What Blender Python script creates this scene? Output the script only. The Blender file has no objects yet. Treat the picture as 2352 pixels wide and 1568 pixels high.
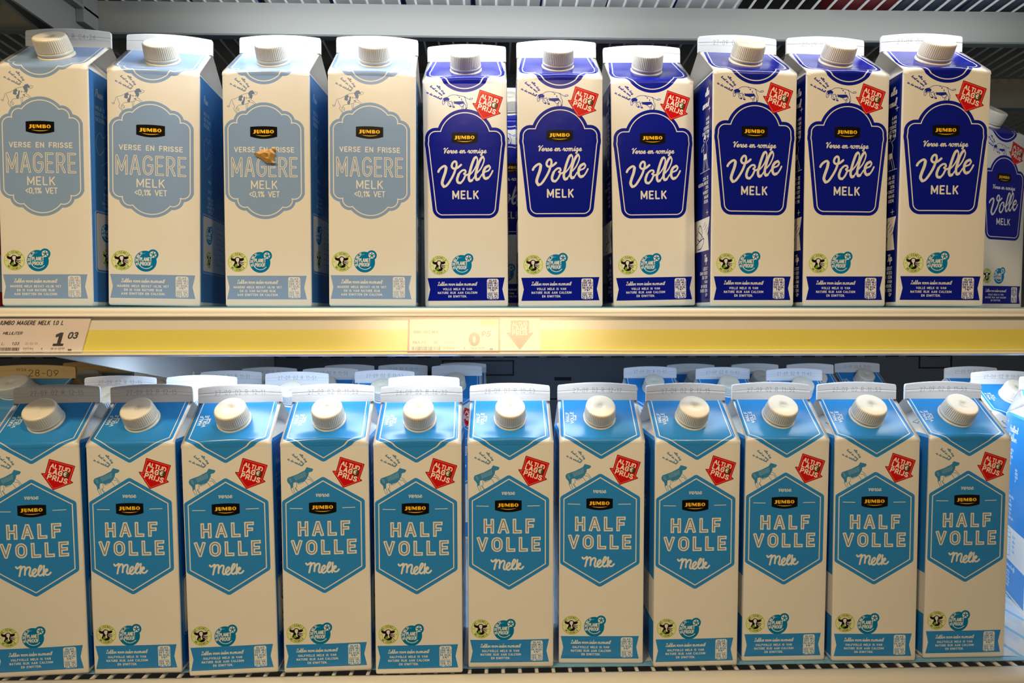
import bpy, bmesh, math, random
import numpy as np
from mathutils import Vector, Matrix

# ------------------------------------------------------------------ frame
# Metres. The camera stands at the origin of x/y; the shelf fronts run along x, depth is +y.
CZ = 1.20                      # camera height
YAW = -0.026                   # the camera is turned a little to the right of the shelf normal
PITCH = 0.0419
sc = bpy.context.scene
col = sc.collection

cam_data = bpy.data.cameras.new('camera')
cam_data.sensor_width = 36.0
cam_data.lens = 1479.12 / 2352 * 36.0
cam_data.clip_start = 0.01
cam = bpy.data.objects.new('camera', cam_data)
col.objects.link(cam)
cam.location = (0, 0, CZ)
cam.rotation_euler = (math.pi / 2 - PITCH, 0, YAW)
sc.camera = cam

# ------------------------------------------------------------------ light
world = bpy.data.worlds.new('world')
sc.world = world
world.use_nodes = True
world.node_tree.nodes['Background'].inputs[0].default_value = (1.0, 0.80, 0.58, 1)
world.node_tree.nodes['Background'].inputs[1].default_value = 0.10
sc.view_settings.view_transform = 'Standard'
sc.view_settings.look = 'None'
sc.view_settings.gamma = 1.0
sc.view_settings.use_curve_mapping = False
sc.view_settings.exposure = 0.0

def aim(o, p):
    o.rotation_euler = (Vector(p) - o.location).to_track_quat('-Z', 'Y').to_euler()

def area(name, loc, target, sx, sy, power, color, spread=math.pi):
    d = bpy.data.lights.new(name, 'AREA')
    d.shape = 'RECTANGLE'; d.size = sx; d.size_y = sy
    d.energy = power; d.color = color; d.spread = spread
    o = bpy.data.objects.new(name, d); col.objects.link(o)
    o.location = loc; aim(o, target)
    return o

def spot(name, loc, target, power, color, size_deg, blend, rad):
    d = bpy.data.lights.new(name, 'SPOT')
    d.energy = power; d.color = color; d.spot_size = math.radians(size_deg); d.spot_blend = blend
    d.shadow_soft_size = rad
    o = bpy.data.objects.new(name, d); col.objects.link(o)
    o.location = loc; aim(o, target)
    return o

WARM = (1.0, 0.745, 0.415)
COOL = (0.93, 0.98, 1.0)
# warm shop ceiling spot in the aisle behind the camera
area('aisle_lamp', (-0.10, -4.0, CZ + 2.13), (-0.05, 0.5, CZ), 1.8, 0.22, 9.0, WARM, math.radians(110))
spot('aisle_spot_light_left', (-1.15, -1.20, CZ + 1.85), (-0.12, 0.5, CZ + 0.27), 170.0, WARM, 31, 1.0, 0.12)
spot('aisle_spot_light_right', (1.10, -1.20, CZ + 1.85), (-0.10, 0.5, CZ + 0.28), 96.0, WARM, 31, 1.0, 0.12)
area('aisle_ceiling_light', (-0.4, -2.0, CZ + 2.4), (-0.1, 0.5, CZ + 0.1), 2.4, 0.5, 9.0, WARM)
UPY, UPZ = 0.522, 0.288
LOY, LOZ = 0.534, -0.0300
# LED bars inside the cabinet (the main ones sit in lamp housings, built below) and added fills
area('led_bar_light_upper', (-0.07, UPY, CZ + UPZ), (-0.07, UPY + .12, CZ + UPZ - .25), 0.40, 0.012, 1.02, COOL)
area('led_bar_light_upper_side', (0.36, UPY, CZ + UPZ), (0.36, UPY + .12, CZ + UPZ - .25), 0.30, 0.012, 0.42, COOL)
area('fill_light_overhead', (0.12, 0.508, CZ + 0.262), (0.12, 0.58, CZ + 0.30), 0.74, 0.010, 0.20, COOL)  # added fill without a housing, brightens the overhead undersides, wires and beam
area('led_bar_light_lower', (-0.075, LOY, CZ + LOZ), (-0.075, LOY + .02, CZ - 0.2), 0.31, 0.010, 0.20, COOL)
area('led_bar_light_lower_side', (0.34, LOY, CZ + LOZ), (0.34, LOY + .02, CZ - 0.2), 0.34, 0.010, 0.08, COOL)

area('led_bar_light_inner', (0.10, 0.606, CZ - 0.030), (0.10, 0.626, CZ - 0.3), 0.84, 0.010, 1.1, (0.74, 0.89, 1.0))

area('led_bar_light_next_bay', (-0.58, 0.60, CZ - 0.026), (-0.58, 0.66, CZ - 0.3), 0.36, 0.010, 0.16, (1.0, 0.86, 0.66))

area('fill_light_right_end', (0.462, 0.668, CZ - 0.032), (0.56, 0.70, CZ - 0.14), 0.05, 0.010, 0.22, COOL)  # added fill without a housing, brightens the turned carton and its neighbour

# ------------------------------------------------------------------ small tools
def lin(c):
    return tuple(((x / 255) / 12.92 if x / 255 <= 0.04045 else ((x / 255 + 0.055) / 1.055) ** 2.4) for x in c)

def mat(name, rgb, rough=0.5, metal=0.0, coat=0.0, spec=0.5, noise=0.0, nscale=60, bump=0.0, alpha=None):
    m = bpy.data.materials.new(name); m.use_nodes = True
    nt = m.node_tree; b = nt.nodes['Principled BSDF']
    c = lin(rgb)
    b.inputs['Base Color'].default_value = (*c, 1)
    b.inputs['Roughness'].default_value = rough
    b.inputs['Metallic'].default_value = metal
    b.inputs['Coat Weight'].default_value = coat
    b.inputs['Coat Roughness'].default_value = 0.15
    b.inputs['Specular IOR Level'].default_value = spec
    if noise or bump:
        tc = nt.nodes.new('ShaderNodeTexCoord')
        n = nt.nodes.new('ShaderNodeTexNoise'); n.inputs['Scale'].default_value = nscale
        n.inputs['Detail'].default_value = 4
        nt.links.new(tc.outputs['Object'], n.inputs['Vector'])
        if noise:
            r = nt.nodes.new('ShaderNodeMixRGB'); r.blend_type = 'MULTIPLY'
            r.inputs[1].default_value = (*c, 1)
            mp = nt.nodes.new('ShaderNodeMapRange')
            mp.inputs['To Min'].default_value = 1 - noise; mp.inputs['To Max'].default_value = 1
            nt.links.new(n.outputs['Fac'], mp.inputs['Value'])
            nt.links.new(mp.outputs[0], r.inputs[2]); r.inputs[0].default_value = 1
            nt.links.new(r.outputs[0], b.inputs['Base Color'])
        if bump:
            bp = nt.nodes.new('ShaderNodeBump'); bp.inputs['Strength'].default_value = bump
            bp.inputs['Distance'].default_value = 0.001
            nt.links.new(n.outputs['Fac'], bp.inputs['Height'])
            nt.links.new(bp.outputs[0], b.inputs['Normal'])
    return m

def emit_mat(name, rgb, strength):
    m = bpy.data.materials.new(name); m.use_nodes = True
    nt = m.node_tree; nt.nodes.remove(nt.nodes['Principled BSDF'])
    e = nt.nodes.new('ShaderNodeEmission'); e.inputs[0].default_value = (*rgb, 1); e.inputs[1].default_value = strength
    nt.links.new(e.outputs[0], nt.nodes['Material Output'].inputs[0])
    return m

def clear_mat(name, rough, fac, tint=(1, 1, 1)):
    m = bpy.data.materials.new(name); m.use_nodes = True
    nt = m.node_tree; nt.nodes.remove(nt.nodes['Principled BSDF'])
    t = nt.nodes.new('ShaderNodeBsdfTransparent'); t.inputs[0].default_value = (*tint, 1)
    g = nt.nodes.new('ShaderNodeBsdfGlossy'); g.inputs['Roughness'].default_value = rough
    x = nt.nodes.new('ShaderNodeMixShader'); x.inputs[0].default_value = fac
    nt.links.new(t.outputs[0], x.inputs[1]); nt.links.new(g.outputs[0], x.inputs[2])
    nt.links.new(x.outputs[0], nt.nodes['Material Output'].inputs[0])
    return m

def img_mat(name, img, rough=0.20, coat=0.0, bump=0.10):
    m = bpy.data.materials.new(name); m.use_nodes = True
    nt = m.node_tree; b = nt.nodes['Principled BSDF']
    t = nt.nodes.new('ShaderNodeTexImage'); t.image = img; t.extension = 'EXTEND'
    t.interpolation = 'Linear'
    nt.links.new(t.outputs['Color'], b.inputs['Base Color'])
    b.inputs['Roughness'].default_value = rough
    b.inputs['Specular IOR Level'].default_value = 0.35
    b.inputs['Coat Weight'].default_value = coat
    b.inputs['Coat Roughness'].default_value = 0.2
    if bump:                                       # slight unevenness of coated board
        tc = nt.nodes.new('ShaderNodeTexCoord')
        n = nt.nodes.new('ShaderNodeTexNoise'); n.inputs['Scale'].default_value = 45; n.inputs['Detail'].default_value = 2
        bp = nt.nodes.new('ShaderNodeBump'); bp.inputs['Strength'].default_value = bump; bp.inputs['Distance'].default_value = 0.002
        nt.links.new(tc.outputs['Object'], n.inputs['Vector'])
        nt.links.new(n.outputs['Fac'], bp.inputs['Height']); nt.links.new(bp.outputs[0], b.inputs['Normal'])
        nt.links.new(bp.outputs[0], b.inputs['Coat Normal'])
    return m

def mesh_obj(name, me, parent=None, loc=None, rot=None):
    o = bpy.data.objects.new(name, me); col.objects.link(o)
    if parent: o.parent = parent
    if loc is not None: o.location = loc
    if rot is not None: o.rotation_euler = rot
    return o

def tag(o, label=None, cat=None, group=None, kind=None):
    if label: o['label'] = label
    if cat: o['category'] = cat
    if group: o['group'] = group
    if kind: o['kind'] = kind
    return o

def thing(name, label, cat, loc=(0, 0, 0), rz=0.0, group=None):
    o = bpy.data.objects.new(name, None); o.empty_display_size = 0.02; col.objects.link(o)
    o.location = loc; o.rotation_euler = (0, 0, rz)
    return tag(o, label, cat, group)

class MB:
    """collects boxes and swept profiles into one mesh"""
    def __init__(s): s.v = []; s.f = []; s.sm = []
    def box(s, x0, x1, y0, y1, z0, z1, M=None):
        n = len(s.v)
        p = [(x0, y0, z0), (x1, y0, z0), (x1, y1, z0), (x0, y1, z0), (x0, y0, z1), (x1, y0, z1), (x1, y1, z1), (x0, y1, z1)]
        if M is not None: p = [tuple(M @ Vector(q)) for q in p]
        s.v += p
        for f in ((0, 3, 2, 1), (4, 5, 6, 7), (0, 1, 5, 4), (1, 2, 6, 5), (2, 3, 7, 6), (3, 0, 4, 7)):
            s.f.append(tuple(n + i for i in f)); s.sm.append(False)
        return s
    def sweep_x(s, prof, x0, x1, smooth=True):
        """closed (y,z) profile swept along x, listed anticlockwise seen from +x"""
        n = len(s.v); k = len(prof)
        for x in (x0, x1):
            s.v += [(x, y, z) for y, z in prof]
        for i in range(k):
            j = (i + 1) % k
            s.f.append((n + i, n + j, n + k + j, n + k + i)); s.sm.append(smooth)
        s.f.append(tuple(n + i for i in range(k - 1, -1, -1))); s.sm.append(False)
        s.f.append(tuple(n + k + i for i in range(k))); s.sm.append(False)
        return s
    def rod(s, a, b, r, n=8):
        a = Vector(a); b = Vector(b); d = (b - a).normalized()
        u = d.orthogonal().normalized(); w = d.cross(u); k = len(s.v)
        for p in (a, b):
            for i in range(n):
                t = 2 * math.pi * i / n
                s.v.append(tuple(p + u * (r * math.cos(t)) + w * (r * math.sin(t))))
        for i in range(n):
            j = (i + 1) % n
            s.f.append((k + i, k + j, k + n + j, k + n + i)); s.sm.append(True)
        s.f.append(tuple(k + i for i in range(n - 1, -1, -1))); s.sm.append(False)
        s.f.append(tuple(k + n + i for i in range(n))); s.sm.append(False)
        return s
    def mesh(s, name, m):
        me = bpy.data.meshes.new(name); me.from_pydata(s.v, [], s.f); me.update()
        me.polygons.foreach_set('use_smooth', s.sm)
        me.materials.append(m)
        return me
    def obj(s, name, m, parent=None, bevel=0.0):
        o = mesh_obj(name, s.mesh(name, m), parent)
        if bevel:
            b = o.modifiers.new('bevel', 'BEVEL'); b.width = bevel; b.segments = 2; b.limit_method = 'ANGLE'
        return o

# ------------------------------------------------------------------ print canvas (flat print is drawn in millimetres)
class Canvas:
    def __init__(s, w, h, S, bg):
        s.w, s.h, s.S = w, h, S
        s.a = np.empty((int(round(h * S)), int(round(w * S)), 3), np.float32)
        s.a[:] = np.array(bg, np.float32) / 255
    def region(s, x0, y0, x1, y1):
        S = s.S; H, W = s.a.shape[:2]
        i0 = max(0, int(x0 * S) - 1); i1 = min(W, int(x1 * S) + 2)
        j0 = max(0, int(y0 * S) - 1); j1 = min(H, int(y1 * S) + 2)
        if i0 >= i1 or j0 >= j1: return None
        X, Y = np.meshgrid((np.arange(i0, i1) + .5) / S, (np.arange(j0, j1) + .5) / S)
        return (slice(j0, j1), slice(i0, i1)), X, Y
    def put(s, sl, d, c, alpha=1.0):
        a = (np.clip(.5 - d * s.S, 0, 1) * alpha)[..., None].astype(np.float32)
        s.a[sl] = s.a[sl] * (1 - a) + np.array(c, np.float32) / 255 * a
    def shape(s, fn, box, c, alpha=1.0, off=0.0, line=None):
        r = s.region(*box)
        if r is None: return
        sl, X, Y = r; d = fn(X, Y)
        if line is not None: d = np.abs(d + off) - line / 2
        else: d = d + off
        s.put(sl, d, c, alpha)
    def strokes(s, paths, w, c, alpha=1.0, clip=None, square=0):
        P = [p for p in paths if len(p) > 1]
        if not P: return
        xs = [q[0] for p in P for q in p]; ys = [q[1] for p in P for q in p]
        r = s.region(min(xs) - w, min(ys) - w, max(xs) + w, max(ys) + w)
        if r is None: return
        sl, X, Y = r; D = np.full(X.shape, 1e9, np.float32)
        hw = w / 2
        for p in P:
            m = len(p) - 1
            for k in range(m):
                (ax, ay), (bx, by) = p[k], p[k + 1]
                dx, dy = bx - ax, by - ay; L = dx * dx + dy * dy + 1e-12
                if square and L > square * square:
                    l = math.sqrt(L); u = ((X - ax) * dx + (Y - ay) * dy) / l; q = np.abs((X - ax) * dy - (Y - ay) * dx) / l
                    e = [hw, hw]
                    for n, kk in ((0, k - 1), (1, k + 1)):
                        if 0 <= kk < m:
                            ex, ey = p[kk + 1][0] - p[kk][0], p[kk + 1][1] - p[kk][1]
                            if abs(ex * dx + ey * dy) / (l * math.hypot(ex, ey)) > .3: e[n] = 0
                    D = np.minimum(D, np.maximum(q - hw, np.maximum(-u - e[0], u - l - e[1])))
                    for n, (jx, jy) in ((0, (ax, ay)), (1, (bx, by))):
                        if e[n] == 0: D = np.minimum(D, np.hypot(X - jx, Y - jy) - hw)
                else:
                    t = np.clip(((X - ax) * dx + (Y - ay) * dy) / L, 0, 1)
                    D = np.minimum(D, np.hypot(X - ax - t * dx, Y - ay - t * dy) - hw)
        if clip: D = np.maximum(D, np.maximum(clip[0] - Y, Y - clip[1]))
        s.put(sl, D, c, alpha)
    def poly(s, pts, c, alpha=1.0, r=0.0, off=0.0, line=None):
        xs = [p[0] for p in pts]; ys = [p[1] for p in pts]
        s.shape(lambda X, Y: sd_poly(X, Y, pts) - r, (min(xs) - r - 1, min(ys) - r - 1, max(xs) + r + 1, max(ys) + r + 1), c, alpha, off, line)
    def circ(s, x, y, r, c, alpha=1.0, line=None):
        s.shape(lambda X, Y: np.hypot(X - x, Y - y) - r, (x - r - 1, y - r - 1, x + r + 1, y + r + 1), c, alpha, 0, line)
    def rbox(s, x0, y0, x1, y1, r, c, alpha=1.0, line=None):
        s.shape(lambda X, Y: sd_rbox(X, Y, x0, y0, x1, y1, r), (x0 - 1, y0 - 1, x1 + 1, y1 + 1), c, alpha, 0, line)
    def image(s, name):
        H, W = s.a.shape[:2]
        im = bpy.data.images.new(name, W, H)
        px = np.ones((H, W, 4), np.float32); px[..., :3] = s.a
        im.pixels.foreach_set(px.ravel()); im.update()
        return im

def sd_rbox(X, Y, x0, y0, x1, y1, r):
    qx = np.abs(X - (x0 + x1) / 2) - (x1 - x0) / 2 + r; qy = np.abs(Y - (y0 + y1) / 2) - (y1 - y0) / 2 + r
    return np.hypot(np.maximum(qx, 0), np.maximum(qy, 0)) + np.minimum(np.maximum(qx, qy), 0) - r

def sd_poly(X, Y, pts):
    D = np.full(X.shape, 1e9); ins = np.zeros(X.shape, bool); n = len(pts)
    for i in range(n):
        ax, ay = pts[i]; bx, by = pts[(i + 1) % n]; dx, dy = bx - ax, by - ay; L = dx * dx + dy * dy + 1e-12
        t = np.clip(((X - ax) * dx + (Y - ay) * dy) / L, 0, 1)
        D = np.minimum(D, np.hypot(X - ax - t * dx, Y - ay - t * dy))
        if ay != by:
            ins ^= ((ay > Y) != (by > Y)) & (X < dx * (Y - ay) / dy + ax)
    return np.where(ins, -D, D)

def arc(cx, cy, rx, ry, a0, a1, n=9):
    return [(cx + rx * math.cos(math.radians(a0 + (a1 - a0) * i / n)), cy + ry * math.sin(math.radians(a0 + (a1 - a0) * i / n))) for i in range(n + 1)]

def spline(P, n=5):
    P = [P[0]] + list(P) + [P[-1]]; out = []
    for i in range(1, len(P) - 2):
        p0, p1, p2, p3 = P[i - 1:i + 3]
        for k in range(n):
            t = k / n
            out.append(tuple(.5 * (2 * b + (c - a) * t + (2 * a - 5 * b + 4 * c - d) * t * t + (3 * b - a - 3 * c + d) * t ** 3) for a, b, c, d in zip(p0, p1, p2, p3)))
    out.append(tuple(P[-2]))
    return out

G = {}   # plain capitals, cap height 1: (width, strokes)
G['A'] = (.68, [[(0, 0), (.34, 1), (.68, 0)], [(.11, .32), (.57, .32)]])
G['^'] = (.68, [[(0, 0), (.30, 1), (.38, 1), (.68, 0)], [(.22, .31), (.46, .31)]])
G['B'] = (.56, [[(0, 0), (0, 1), (.3, 1)] + arc(.3, .76, .22, .24, 90, -90) + [(0, .52)], [(.3, .52)] + arc(.3, .26, .26, .26, 90, -90) + [(0, 0)]])
G['C'] = (.62, [arc(.33, .66, .33, .34, 40, 180) + arc(.33, .34, .33, .34, 180, 320)])
G['D'] = (.62, [[(0, 0), (0, 1), (.28, 1)] + arc(.28, .66, .34, .34, 90, 0) + arc(.28, .34, .34, .34, 0, -90) + [(0, 0)]])
G['E'] = (.5, [[(.5, 1), (0, 1), (0, 0), (.5, 0)], [(0, .5), (.42, .5)]])
G['F'] = (.5, [[(.5, 1), (0, 1), (0, 0)], [(0, .5), (.42, .5)]])
G['G'] = (.64, [arc(.33, .66, .33, .34, 30, 180) + arc(.33, .34, .33, .34, 180, 350) + [(.66, .5), (.36, .5)]])
G['H'] = (.6, [[(0, 0), (0, 1)], [(.6, 0), (.6, 1)], [(0, .5), (.6, .5)]])
G['I'] = (.0, [[(0, 0), (0, 1)]])
G['J'] = (.4, [[(.4, 1), (.4, .25)] + arc(.18, .25, .22, .25, 0, -140)])
G['K'] = (.58, [[(0, 0), (0, 1)], [(.56, 1), (.04, .42)], [(.2, .58), (.58, 0)]])
G['L'] = (.48, [[(0, 1), (0, 0), (.48, 0)]])
G['M'] = (.78, [[(0, 0), (0, 1), (.39, .2), (.78, 1), (.78, 0)]])
G['N'] = (.6, [[(0, 0), (0, 1), (.6, 0), (.6, 1)]])
G['O'] = (.66, [arc(.33, .66, .33, .34, 0, 180) + arc(.33, .34, .33, .34, 180, 360) + [(.66, .66)]])
G['P'] = (.54, [[(0, 0), (0, 1), (.28, 1)] + arc(.28, .73, .26, .27, 90, -90) + [(0, .46)]])
G['R'] = (.56, [[(0, 0), (0, 1), (.28, 1)] + arc(.28, .73, .26, .27, 90, -90) + [(0, .46)], [(.28, .46), (.56, 0)]])
G['S'] = (.52, [arc(.26, .75, .24, .25, 30, 180) + arc(.26, .27, .27, .24, 110, 90) [1:] + arc(.26, .27, .27, .27, 80, -90) + arc(.26, .27, .26, .27, -90, -155)])
G['S'] = (.52, [[(.48, .86), (.36, .98), (.16, .98), (.03, .84), (.04, .66), (.16, .55), (.38, .46), (.51, .34), (.51, .15), (.38, .02), (.14, .02), (0, .15)]])
G['T'] = (.56, [[(0, 1), (.56, 1)], [(.28, 1), (.28, 0)]])
G['U'] = (.58, [[(0, 1), (0, .3)] + arc(.29, .3, .29, .3, 180, 360) + [(.58, 1)]])
G['V'] = (.64, [[(0, 1), (.32, 0), (.64, 1)]])
G['W'] = (.94, [[(0, 1), (.24, 0), (.47, .85), (.7, 0), (.94, 1)]])
G['X'] = (.6, [[(0, 0), (.6, 1)], [(0, 1), (.6, 0)]])
G['Y'] = (.6, [[(0, 1), (.3, .5), (.6, 1)], [(.3, .5), (.3, 0)]])
G['Z'] = (.56, [[(0, 1), (.56, 1), (0, 0), (.56, 0)]])
G['0'] = (.52, [arc(.26, .7, .26, .3, 0, 180) + arc(.26, .3, .26, .3, 180, 360) + [(.52, .7)]])
G['1'] = (.24, [[(0, .8), (.22, 1), (.22, 0)]])
G['2'] = (.5, [arc(.25, .73, .25, .27, 160, -30) + [(0, 0), (.5, 0)]])
G['3'] = (.5, [arc(.24, .76, .23, .24, 150, -90), arc(.24, .27, .26, .27, 90, -150)])
G['4'] = (.56, [[(.42, 0), (.42, 1), (0, .3), (.56, .3)]])
G['5'] = (.5, [[(.46, 1), (.06, 1), (.03, .55)] + arc(.24, .32, .26, .3, 110, -150)])
G['6'] = (.5, [[(.42, .95), (.12, .6)] + arc(.25, .3, .25, .3, 160, -200)])
G['7'] = (.5, [[(0, 1), (.5, 1), (.15, 0)]])
G['8'] = (.5, [arc(.25, .75, .22, .24, -90, 270), arc(.25, .26, .25, .26, 90, 450)])
G['9'] = (.5, [arc(.25, .7, .25, .3, -20, 340) + [(.1, .05)]])
G['.'] = (.04, [[(0, 0), (.04, 0)]])
G[','] = (.06, [[(.06, .04), (0, -.14)]])
G[':'] = (.04, [[(0, .1), (.04, .1)], [(0, .55), (.04, .55)]])
G['-'] = (.36, [[(0, .45), (.36, .45)]])
G['/'] = (.4, [[(0, -.05), (.4, 1.05)]])
G['!'] = (.04, [[(0, 1), (0, .3)], [(0, 0), (.03, 0)]])
G['%'] = (.72, [arc(.14, .82, .14, .17, 0, 360), arc(.58, .18, .14, .17, 0, 360), [(.1, 0), (.62, 1)]])
G['<'] = (.42, [[(.42, .8), (0, .48), (.42, .16)]])
G['('] = (.16, [arc(.3, .5, .3, .6, 130, 230)])
G[')'] = (.16, [arc(-.14, .5, .3, .6, -50, 50)])
G['*'] = (.3, [[(.15, .6), (.15, 1)], [(0, .7), (.3, .9)], [(0, .9), (.3, .7)]])
G['€'] = (.6, [arc(.36, .66, .31, .34, 50, 180) + arc(.36, .34, .31, .34, 180, 310), [(-.06, .6), (.44, .6)], [(-.06, .4), (.42, .4)]])

def glyph_text(s, x, y, h, sx=1.0, gap=.26, rot=0.0, align='l', slant=0.0):
    """list of (paths in mm) per character"""
    wd = 0; pos = []
    for ch in s:
        if ch == ' ': wd += .38 + gap; continue
        pos.append((ch, wd)); wd += G[ch][0] * 1.0 + gap
    wd -= gap
    o = {'l': 0, 'c': -wd / 2, 'r': -wd}[align]
    c, sn = math.cos(rot), math.sin(rot); out = []
    for ch, px in pos:
        ps = []
        for p in G[ch][1]:
            q = []
            for gx, gy in p:
                X = (px + gx + o + gy * slant) * h * sx; Y = gy * h
                q.append((x + X * c - Y * sn, y + X * sn + Y * c))
            ps.append(q)
        out.append(ps)
    return out, wd * h * sx

def text(cv, s, x, y, h, w, c, sx=1.0, gap=.26, rot=0.0, align='l', fit=None, slant=0.0, alpha=1.0):
    if fit:
        _, W = glyph_text(s, 0, 0, h, 1.0, gap); sx = fit / W
    for ps in glyph_text(s, x, y, h, sx, gap, rot, align, slant)[0]:
        cv.strokes(ps, w, c, alpha)

# joined handwriting: x-height 1, ascenders 2
SC = {
 'e': (.74, [[(0, .3), (.42, .5), (.56, .82), (.36, 1.0), (.14, .7), (.16, .2), (.42, 0), (.74, .3)]]),
 'l': (.52, [[(0, .3), (.34, 1.0), (.5, 1.75), (.34, 2.0), (.17, 1.5), (.14, .45), (.27, 0), (.52, .3)]]),
 'o': (.86, [[(.5, .98), (.2, .85), (.1, .4), (.3, 0), (.58, .2), (.62, .7), (.5, .98), (.56, .8), (.86, .85)]]),
 'n': (.9, [[(0, .75), (.12, 1), (.16, .6), (.14, 0)], [(.15, .5), (.36, .98), (.52, .85), (.5, .25), (.66, 0), (.9, .3)]]),
 'm': (1.34, [[(0, .75), (.12, 1), (.16, .6), (.14, 0)], [(.15, .5), (.34, .98), (.5, .85), (.5, 0)], [(.5, .5), (.74, .98), (.9, .85), (.9, .25), (1.06, 0), (1.34, .3)]]),
 'r': (.62, [[(0, .3), (.2, 1.0), (.25, .85), (.45, .9), (.4, .3), (.5, 0), (.62, .25)]]),
 's': (.66, [[(0, .3), (.3, 1.0), (.48, .5), (.4, .05), (.15, .05)], [(.4, .05), (.66, .3)]]),
 'v': (.7, [[(0, .85), (.14, 1), (.24, .1), (.4, .3), (.5, 1), (.7, .85)]]),
 'a': (.88, [[(.56, .85), (.36, 1), (.1, .6), (.22, 0), (.48, .3), (.6, .98)], [(.6, .98), (.58, .25), (.7, 0), (.88, .3)]]),
 'd': (.88, [[(.56, .85), (.36, 1), (.1, .6), (.22, 0), (.48, .3), (.66, 2)], [(.66, 2), (.58, .25), (.7, 0), (.88, .3)]]),
 'g': (.88, [[(.56, .85), (.36, 1), (.1, .6), (.22, .05), (.48, .3), (.6, .98)], [(.6, .98), (.58, -.4), (.36, -.9), (.18, -.6), (.5, -.1), (.88, .3)]]),
 'i': (.42, [[(0, .4), (.14, 1), (.14, .25), (.25, 0), (.42, .3)], [(.2, 1.42), (.24, 1.46)]]),
 'k': (.78, [[(0, .3), (.34, 1.0), (.44, 1.8), (.28, 2), (.16, 1.3), (.14, 0)], [(.14, .45), (.42, 1), (.5, .75), (.24, .5), (.5, 0), (.78, .3)]]),
 'w': (1.0, [[(0, .9), (.12, 1), (.16, .1), (.34, .1), (.46, .9), (.5, .1), (.68, .1), (.8, 1), (1.0, .85)]]),
 't': (.5, [[(.1, .5), (.3, 1.7), (.2, .3), (.32, 0), (.5, .3)], [(.0, 1.15), (.5, 1.2)]]),
 'h': (.84, [[(0, .3), (.34, 1.0), (.44, 1.8), (.28, 2), (.16, 1.3), (.14, 0)], [(.14, .5), (.36, .98), (.5, .8), (.48, .2), (.62, 0), (.84, .3)]]),
 'f': (.6, [[(0, .3), (.34, 1.2), (.46, 1.9), (.3, 1.95), (.18, 1.0), (.16, -.7), (.34, -.8), (.3, 0), (.6, .3)]]),
 'c': (.66, [[(.5, .85), (.34, 1), (.12, .7), (.14, .2), (.36, 0), (.66, .3)]]),
 'p': (.84, [[(.06, .8), (.18, 1), (.14, -.9)], [(.15, .5), (.4, 1), (.6, .6), (.4, 0), (.18, .15)], [(.4, 0), (.84, .3)]]),
 'u': (.86, [[(0, .5), (.12, 1), (.12, .2), (.3, 0), (.52, .3), (.56, 1), (.58, .2), (.7, 0), (.86, .3)]]),
 'V': (.95, [[(0, 1.5), (.22, 1.85), (.36, 1.6), (.36, 0), (.75, 1.4), (1.05, 1.9)]]),
 'L': (.95, [[(.1, 1.7), (.7, 1.9), (.55, 1.3), (.2, .3), (.1, .05), (.5, .15), (.95, .1)]]),
 'H': (1.1, [[(.2, 1.9), (.15, 0)], [(.85, 1.9), (.75, 0)], [(.15, .95), (1.0, 1.0)]]),
 'G': (1.0, [[(.75, 1.6), (.5, 1.95), (.15, 1.4), (.1, .5), (.4, 0), (.75, .4), (.8, .95), (.45, .95)]]),
 'T': (.8, [[(.0, 1.7), (.9, 1.9)], [(.5, 1.8), (.35, 0)]]),
 'P': (.9, [[(.2, 1.9), (.12, 0)], [(.1, 1.7), (.6, 1.95), (.85, 1.4), (.5, .9), (.2, .95)]]),
 'y': (.86, [[(0, .5), (.12, 1), (.14, .3), (.3, .1), (.5, .4), (.58, 1)], [(.58, 1), (.55, -.4), (.36, -.9), (.2, -.6), (.5, -.1), (.86, .3)]]),
 'M': (1.5, [[(0, 1.5), (.25, 1.85), (.3, 0)], [(.3, 1.0), (.65, 1.9), (.75, 0)], [(.75, 1.0), (1.1, 1.85), (1.15, .3), (1.5, .3)]]),
 '!': (.3, [[(.2, 1.9), (.1, .5)], [(.05, 0), (.08, .03)]]),
}
def script_text(cv, s, x, y, h, w, c, rot=0.0, slant=.18, align='l', fit=None, alpha=1.0):
    wd = 0; pos = []
    for ch in s:
        if ch == ' ': wd += .5; continue
        pos.append((ch, wd)); wd += SC[ch][0]
    sx = (fit / (wd * h)) if fit else 1.0
    o = {'l': 0, 'c': -wd / 2, 'r': -wd}[align]
    cc, sn = math.cos(rot), math.sin(rot)
    for ch, px in pos:
        ps = []
        for p in SC[ch][1]:
            q = []
            for gx, gy in (spline(p, 4) if len(p) > 2 else p):
                X = ((px + gx + o) * sx + gy * slant) * h; Y = gy * h
                q.append((x + X * cc - Y * sn, y + X * sn + Y * cc))
            ps.append(q)
        cv.strokes(ps, w, c, alpha)

PAPER = (232, 230, 226)
CREAM = PAPER
INK = (28, 24, 22)
V_BLUE = (2, 20, 146)
H_BLUE = (46, 138, 216)
M_BLUE = (136, 166, 212)
RED = (205, 14, 16)
TEAL = (0, 122, 180)
LIME = (176, 204, 70)
LIMEBG = (226, 232, 176)

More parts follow.
